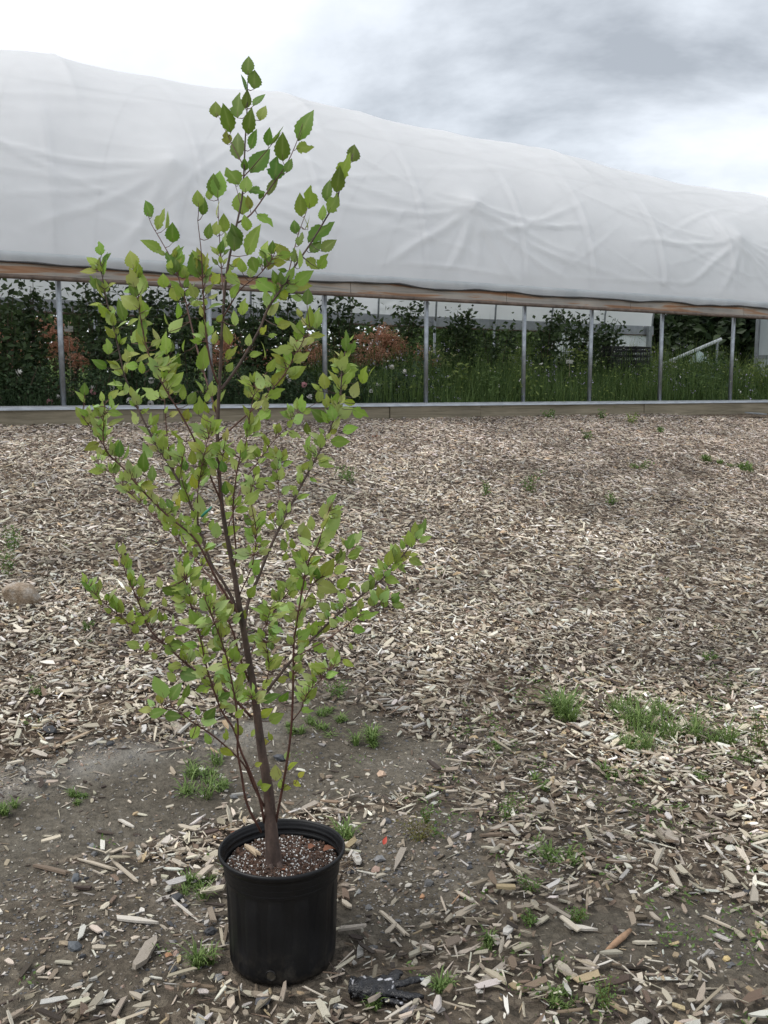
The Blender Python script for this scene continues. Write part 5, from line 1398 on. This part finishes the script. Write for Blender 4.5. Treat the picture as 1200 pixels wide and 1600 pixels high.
# ------------------------------------------------------------------ weeds on the mulch
F_GRASS = mat_foliage('weed_grass', (.09, .155, .038), (.20, .28, .085))
F_WEED = mat_foliage('broad_weed', (.075, .14, .032), (.155, .24, .065))
F_DRY = mat_foliage('reddish_weed', (.12, .09, .03), (.16, .17, .05))
WEEDS = [  # px, py, width px, height px, kind, label
    (545, 755, 52, 24, 'b', 'low weed patch on the mulch right of the sapling above mid height'), (830, 772, 34, 38, 'b', 'small leafy weed in the middle of the far mulch'), (758, 776, 26, 22, 'b', 'small weed left of the leafy weed in the far mulch'),
    (918, 688, 20, 14, 'b', 'tiny bright weed on the mulch below the base board'), (1000, 735, 40, 14, 'b', 'flat weed patch on the far mulch below the crates'), (1108, 725, 40, 18, 'g', 'left weed of a pair near the right edge of the far mulch'), (1152, 735, 44, 18, 'g', 'right weed of a pair near the right edge of the far mulch'),
    (985, 662, 26, 16, 'y', 'yellow green weed at the foot of the base board'), (955, 790, 26, 18, 'b', 'lone weed sprig on the mulch below the flat weed patch'), (1030, 678, 14, 10, 'b', 'tiny weed below the right end of the base board'), (860, 655, 26, 14, 'b', 'weed growing against the base board left of the crates'),
    (940, 655, 20, 14, 'b', 'weed tuft touching the base board under the sixth post'), (875, 1125, 48, 66, 'g', 'tall upright grass tuft on the right of the mulch'), (1010, 1132, 120, 52, 'g', 'widest bright grass patch on the right of the mulch'), (992, 1176, 60, 40, 'g', 'grass tuft inside the curved pale stick'),
    (1112, 1160, 72, 56, 'g', 'feathery grass tuft right of the widest grass patch'), (1186, 1175, 56, 66, 'b', 'leafy weed at the right edge beside the feathery grass'), (1160, 1198, 56, 34, 'b', 'broad leaved weed below the feathery grass tuft'), (1095, 1215, 40, 20, 'g', 'small grass tuft below the feathery grass'),
    (950, 1212, 36, 24, 'g', 'small grass tuft between two pale sticks under the wide grass patch'), (850, 1228, 36, 18, 'g', 'small grass tuft beside a pale chip left of the curved stick'), (795, 1278, 66, 40, 'b', 'bushy reddish green weed right of the bare soil'), (870, 1340, 62, 36, 'g', 'bright grass tuft between grey sticks on the right'),
    (655, 1315, 70, 34, 'r', 'reddish low weed with a green shoot right of the pot'), (545, 1310, 52, 42, 'g', 'grass tuft just behind the right rim of the pot'), (312, 1385, 56, 32, 'g', 'grass tuft left of the pot below its rim'), (320, 1500, 40, 40, 'g', 'bright grass tuft left of the pot base'),
    (322, 1222, 84, 30, 'g', 'wide grass tuft on the bare soil left of the trunk'), (122, 1250, 34, 16, 'g', 'small grass tuft on the bare soil near the left edge'), (530, 1090, 60, 28, 'b', 'mossy weed patch right of the trunk above the bare soil'), (510, 1132, 60, 18, 'g', 'flat spreading grass where the bare soil begins right of the trunk'),
    (572, 1160, 44, 34, 'g', 'grass tuft on the bare soil right of the trunk'), (900, 1440, 46, 26, 'b', 'weed in the chips left of the lower right bare patch'), (830, 1395, 42, 28, 'b', 'weed above the grey chips in the lower right'), (828, 1445, 40, 22, 'b', 'weed left of the white chip in the lower right'),
    (945, 1582, 60, 66, 'b', 'broad weed at the bottom edge of the picture'), (880, 1560, 46, 30, 'g', 'grass tuft near the bottom edge left of the broad weed'), (760, 1480, 34, 28, 'g', 'thin grass sprig right of the glove above the grey chips'), (692, 1540, 24, 34, 'g', 'single grass shoot right of the glove'),
    (584, 1574, 22, 30, 'g', 'grass blade growing in front of the crumpled glove'), (22, 862, 52, 40, 'b', 'weed at the left edge above the rock'), (12, 905, 42, 46, 'b', 'weed at the left edge right above the rock'), (1110, 1034, 40, 14, 'b', 'flat weed near the right edge in the middle mulch'),
    (8, 1270, 26, 26, 'g', 'grass tuft at the left edge on the bare soil'), (135, 985, 24, 14, 'b', 'small weed right of the rock'), (62, 1086, 40, 14, 'b', 'flat weed in the chips below the rock'), (772, 1170, 20, 14, 'g', 'tiny grass sprig at the edge of the bare soil right of centre'), (912, 1345, 26, 22, 'b', 'broad leaf weed right of the bright grass tuft'), (468, 1140, 40, 20, 'g', 'short grass right of the trunk on the bare soil'),
    (665, 1290, 24, 30, 'b', 'upright green shoot beside the reddish weed'),
]
def weed(px, py, wp, hp_, kind, lab, seed):
    r = np.random.default_rng(seed)
    p = gp(px, py); k_ = p.y / FPX
    W, H = wp * k_ * .5, hp_ * k_ * 1.15
    root = empty('grass_tuft' if kind == 'g' else 'weed', p - Vector((0, 0, .004)))
    tag(root, lab, 'grass' if kind == 'g' else 'weed', 'weeds growing through the mulch')
    if kind == 'g':
        n = int(np.clip(60 + wp * 4, 80, 520))
        a_ = r.uniform(0, 6.28, n); kc = max(4, int(wp / 7)); cx_ = r.uniform(-.85, .85, kc); cy_ = r.normal(0, .5, kc); hc = r.uniform(.3, 1.0, kc); ci = r.integers(0, kc, n)
        B0 = np.column_stack([(cx_[ci] + r.normal(0, .10, n)) * W, (cy_[ci] + r.normal(0, .10, n)) * W * 1.3, np.full(n, 0.0)])
        B0[:, 2] = ground_h(B0[:, 0] + p.x, B0[:, 1] + p.y) - p.z
        h = H * .85 * hc[ci] * r.uniform(.25, 1.0, n); dirn = a_ + r.normal(0, .8, n); ln = r.uniform(.2, 1.0, n) ** .7 * np.maximum(W * .5, h * 1.25)
        D = np.column_stack([np.cos(dirn), np.sin(dirn), np.zeros(n)]); wv = np.column_stack([-np.sin(dirn), np.cos(dirn), np.zeros(n)]) * (r.uniform(.0012, .0030, n) * (p.y / 3) ** .7)[:, None]
        up = np.array([0, 0, 1.0])
        m1 = B0 + D * (ln * .3)[:, None] + up * (h * .6)[:, None]; m2 = B0 + D * (ln * .7)[:, None] + up * (h * .95)[:, None]; tp = B0 + D * (ln * 1.15)[:, None] + up * (h * .92)[:, None]
        v = np.stack([B0 - wv * .7, B0 + wv * .7, m1 + wv, m2 + wv * .7, tp, m2 - wv * .7, m1 - wv], 1)
        f = (np.array([(0, 1, 2), (0, 2, 6), (6, 2, 3), (6, 3, 5), (5, 3, 4)])[None] + (np.arange(n) * 7)[:, None, None]).reshape(-1, 3)
        o = bpy.data.objects.new('blades', np_mesh('blades', v.reshape(-1, 3), f, F_GRASS)); link(o, root)
    else:
        n = int(np.clip(60 + wp * 3.0, 70, 300)); st = 6
        b = MB(); C = []
        for j in range(st):
            a_ = r.uniform(0, 6.28); q = r.uniform(.2, 1) * W; hh_ = H * r.uniform(.5, 1.0)
            tipp = np.array([math.cos(a_) * q, math.sin(a_) * q, hh_]); b.tube([(0, 0, 0), tipp * np.array([.5, .5, .6]), tipp], [.0016, .0012, .0008], 4)
            u = r.uniform(.15, 1, n // st)[:, None]; C.append(u * tipp + r.normal(0, 1, (n // st, 3)) * np.array([W * .2, W * .2, H * .12]))
        C = np.vstack(C); C[:, 2] = np.abs(C[:, 2]) + .002
        mat = {'b': F_WEED, 'y': F_PALE, 'r': F_DRY}[kind]
        cloud_obj('foliage', C, .009 * (p.y / 2.6) ** .75, mat, root, r, .6)
        b.build('stem', F_DRY, root)
for i, wd in enumerate(WEEDS):
    weed(*wd, 300 + i)

# tiny seedlings and sprigs nobody could count, thickest on the right
r = np.random.default_rng(404)
zone = world_poly([(730, 1060), (1240, 1040), (1240, 1640), (720, 1640), (640, 1420), (640, 1290)])
xs, ys = scatter(4200, 1.6, 6.5, r); kz = inside(zone, xs, ys) & (fbm(xs, ys, .35, 66) + r.normal(0, .25, len(xs)) > .18) | (r.random(len(xs)) < .03)
xs, ys = xs[kz], ys[kz]; cc = np.repeat(np.column_stack([xs, ys, ground_h(xs, ys) + .02]), 12, 0); cc += r.normal(0, 1, cc.shape) * np.array([.022, .022, .009])
sr = empty('seedlings', (0, 3, 0)); tag(sr, 'tiny green seedlings sprinkled through the wood chips', 'seedlings', kind='stuff')
cloud_obj('seedling_leaves', cc - np.array(sr.location), .016, F_WEED, sr, r, .4)['kind'] = 'stuff'

# ------------------------------------------------------------------ rock at the left
def blob(name, mat, n_sub, size, seed, rough, parent=None):
    import bmesh
    bm = bmesh.new(); bmesh.ops.create_icosphere(bm, subdivisions=n_sub, radius=.5)
    r = np.random.default_rng(seed); P_ = np.array([tuple(v.co) for v in bm.verts])
    cuts_ = r.normal(0, 1, (9, 3)); cuts_ /= np.linalg.norm(cuts_, axis=1)[:, None]
    for cN in cuts_:
        lim = r.uniform(.30, .44); dd_ = P_ @ cN
        P_ = P_ - np.where(dd_ > lim, dd_ - lim, 0)[:, None] * cN * .9
    nz = sum(np.sin(P_ @ (r.normal(0, 1, 3) * fq) + r.uniform(0, 6)) * am for fq, am in ((6, .02), (11, .014), (23, .008), (40, .004)) for _ in range(2))
    P_ = P_ * (1 + nz[:, None] * rough)
    for v, q in zip(bm.verts, P_): v.co = q
    me = bpy.data.meshes.new(name); bm.to_mesh(me); bm.free(); me.materials.append(mat)
    me.polygons.foreach_set('use_smooth', [True] * len(me.polygons))
    o = bpy.data.objects.new(name, me); o.scale = size; return link(o, parent)
m = MT('rock'); m.set(Roughness=.85); f = m.noise(3.5, 6, .65); f2 = m.noise(18, 4)
c = m.ramp(f, [(.32, (.20, .135, .08)), (.5, (.34, .27, .20)), (.68, (.42, .39, .35))]); m.col(scale_col(m, c, f2, .7, 1.25)); m.bump(f2, .5, .03)
p = gp(34, 945); k_ = p.y / FPX
o = blob('rock', m.m, 4, (62 * k_, 50 * k_, 46 * k_), 12, 1.2); o.location = p + Vector((0, 0, 15 * k_)); o.rotation_euler = (.1, .15, .4); tag(o, 'brown grey rock lying on the wood chips at the left edge', 'rock')

# ------------------------------------------------------------------ crumpled black glove
GLY = gp(605, 1565)
m = MT('black_glove_rubber'); m.set(Roughness=.27, Specular_IOR_Level=.5)
f = m.noise(28, 5, .6); f2 = m.noise(36, 2, .4)
c = m.ramp(f, [(.3, (.006, .006, .007)), (.7, (.018, .018, .021))]); sp2 = m.ramp(f2, [(.61, (0, 0, 0)), (.65, (1, 1, 1))]); c = m.mixc(sp2, c, (.55, .55, .58)); m.col(c); m.bump(f, .9, .02)  # white specks and glints are both put into the rubber colour
def gpt(px, py, lift): return gp(px, py) + Vector((0, 0, lift + .004))
glove = empty('glove', GLY); tag(glove, 'crumpled black rubber glove with white specks and painted glints lying right of the pot', 'glove')
def flat_tube(b, pts, wid, thk, n=12, seed=0, cap=True):
    r = random.Random(seed); base_ = len(b.v)
    for i, p_ in enumerate(pts):
        d = (pts[min(i + 1, len(pts) - 1)] - pts[max(i - 1, 0)]).normalized(); sd = Vector((0, 0, 1)).cross(d).normalized(); up = d.cross(sd)
        for k_ in range(n):
            th = 2 * math.pi * k_ / n
            jit = 1 + r.uniform(-.24, .2)
            b.v.append(tuple(p_ + sd * wid[i] * math.cos(th) * jit + up * thk[i] * math.sin(th) * jit))
    for i in range(len(pts) - 1):
        for k_ in range(n):
            k2 = (k_ + 1) % n; b.f.append((base_ + i * n + k_, base_ + i * n + k2, base_ + (i + 1) * n + k2, base_ + (i + 1) * n + k_))
    if cap: b.f.append(tuple(base_ + (len(pts) - 1) * n + k_ for k_ in range(n)))
def gl_curve(pts, k_=4): return spline(pts, k_)
b = MB()
palm = gl_curve([gpt(549, 1557, .020), gpt(566, 1558, .024), gpt(588, 1558, .022), gpt(606, 1558, .018), gpt(618, 1558, .012)])
flat_tube(b, palm, list(np.interp(np.linspace(0, 1, len(palm)), [0, .25, .6, 1], [.028, .036, .036, .018])), list(np.interp(np.linspace(0, 1, len(palm)), [0, .3, .7, 1], [.020, .017, .016, .008])), 16, 1)
# inside of the cuff: second, inward skin so the opening reads hollow
flat_tube(b, [palm[0], palm[1], palm[3]], [.028, .024, .010], [.020, .014, .005], 16, 1)
fingers = [([(604, 1551, .020), (626, 1551, .020), (646, 1545, .020), (664, 1541, .016)], .0105, .0085), ([(600, 1562, .016), (622, 1565, .015), (642, 1567, .013), (662, 1565, .010)], .0115, .009),
           ([(598, 1568, .012), (612, 1573, .010), (630, 1575, .008)], .010, .007), ([(598, 1548, .022), (612, 1545, .024), (620, 1537, .026), (625, 1531, .024)], .0155, .005), ([(584, 1549, .018), (594, 1541, .018), (606, 1537, .016)], .011, .006)]
for i, (pp, w_, t_) in enumerate(fingers):
    cs = gl_curve([gpt(*q) for q in pp]); u = np.linspace(0, 1, len(cs))
    flat_tube(b, cs, list(w_ * np.interp(u, [0, .3, .8, 1], [.9, 1.0, .95, .45])), list(t_ * np.interp(u, [0, .5, .8, 1], [1, 1, .9, .4])), 12, 10 + i)
o = b.build('glove_skin', m.m, glove, True); o.location = -glove.location
rim = [Vector(b.v[k_]) for k_ in range(16)]; rim.append(rim[0])
b2 = MB(); b2.tube(rim, .0028, 6, False); o = b2.build('cuff_rim', m.m, glove, True); o.location = -glove.location
# small things
p = gp(603, 1325); o = bpy.data.objects.new('red_leaf_scrap', leaf_mesh('red_leaf_scrap', plain('red_scrap', (.42, .045, .022), .5), 8, .25, .3)); link(o); o.location = p + Vector((-.008, 0, .012)); o.scale = (.03,) * 3; o.rotation_euler = (.9, .2, -.3)
tag(o, 'small bright red leaf scrap on the ground right of the pot', 'leaf')
p = gp(1180, 652); b = MB(); b.box((-.22, -.06, 0), (.22, .06, .02)); o = b.build('metal_scrap', M_PIPE); o.location = p + Vector((0, -.02, .06)); o.rotation_euler = (.1, .05, ANG); tag(o, 'flat grey metal scrap on the mulch at the right end of the base board', 'scrap')
p = gp(590, 683); o = chip_obj(2, p + Vector((0, 0, .015)), (0, 0, .3), (.12, .04, .01), (.45, .13, .06), None); tag(o, 'orange red wood scrap on the far mulch right of the sapling', 'wood scrap')
for q in bpy.data.objects:
    if q.type == 'EMPTY' and not q.children: print('EMPTY without parts', q.name)
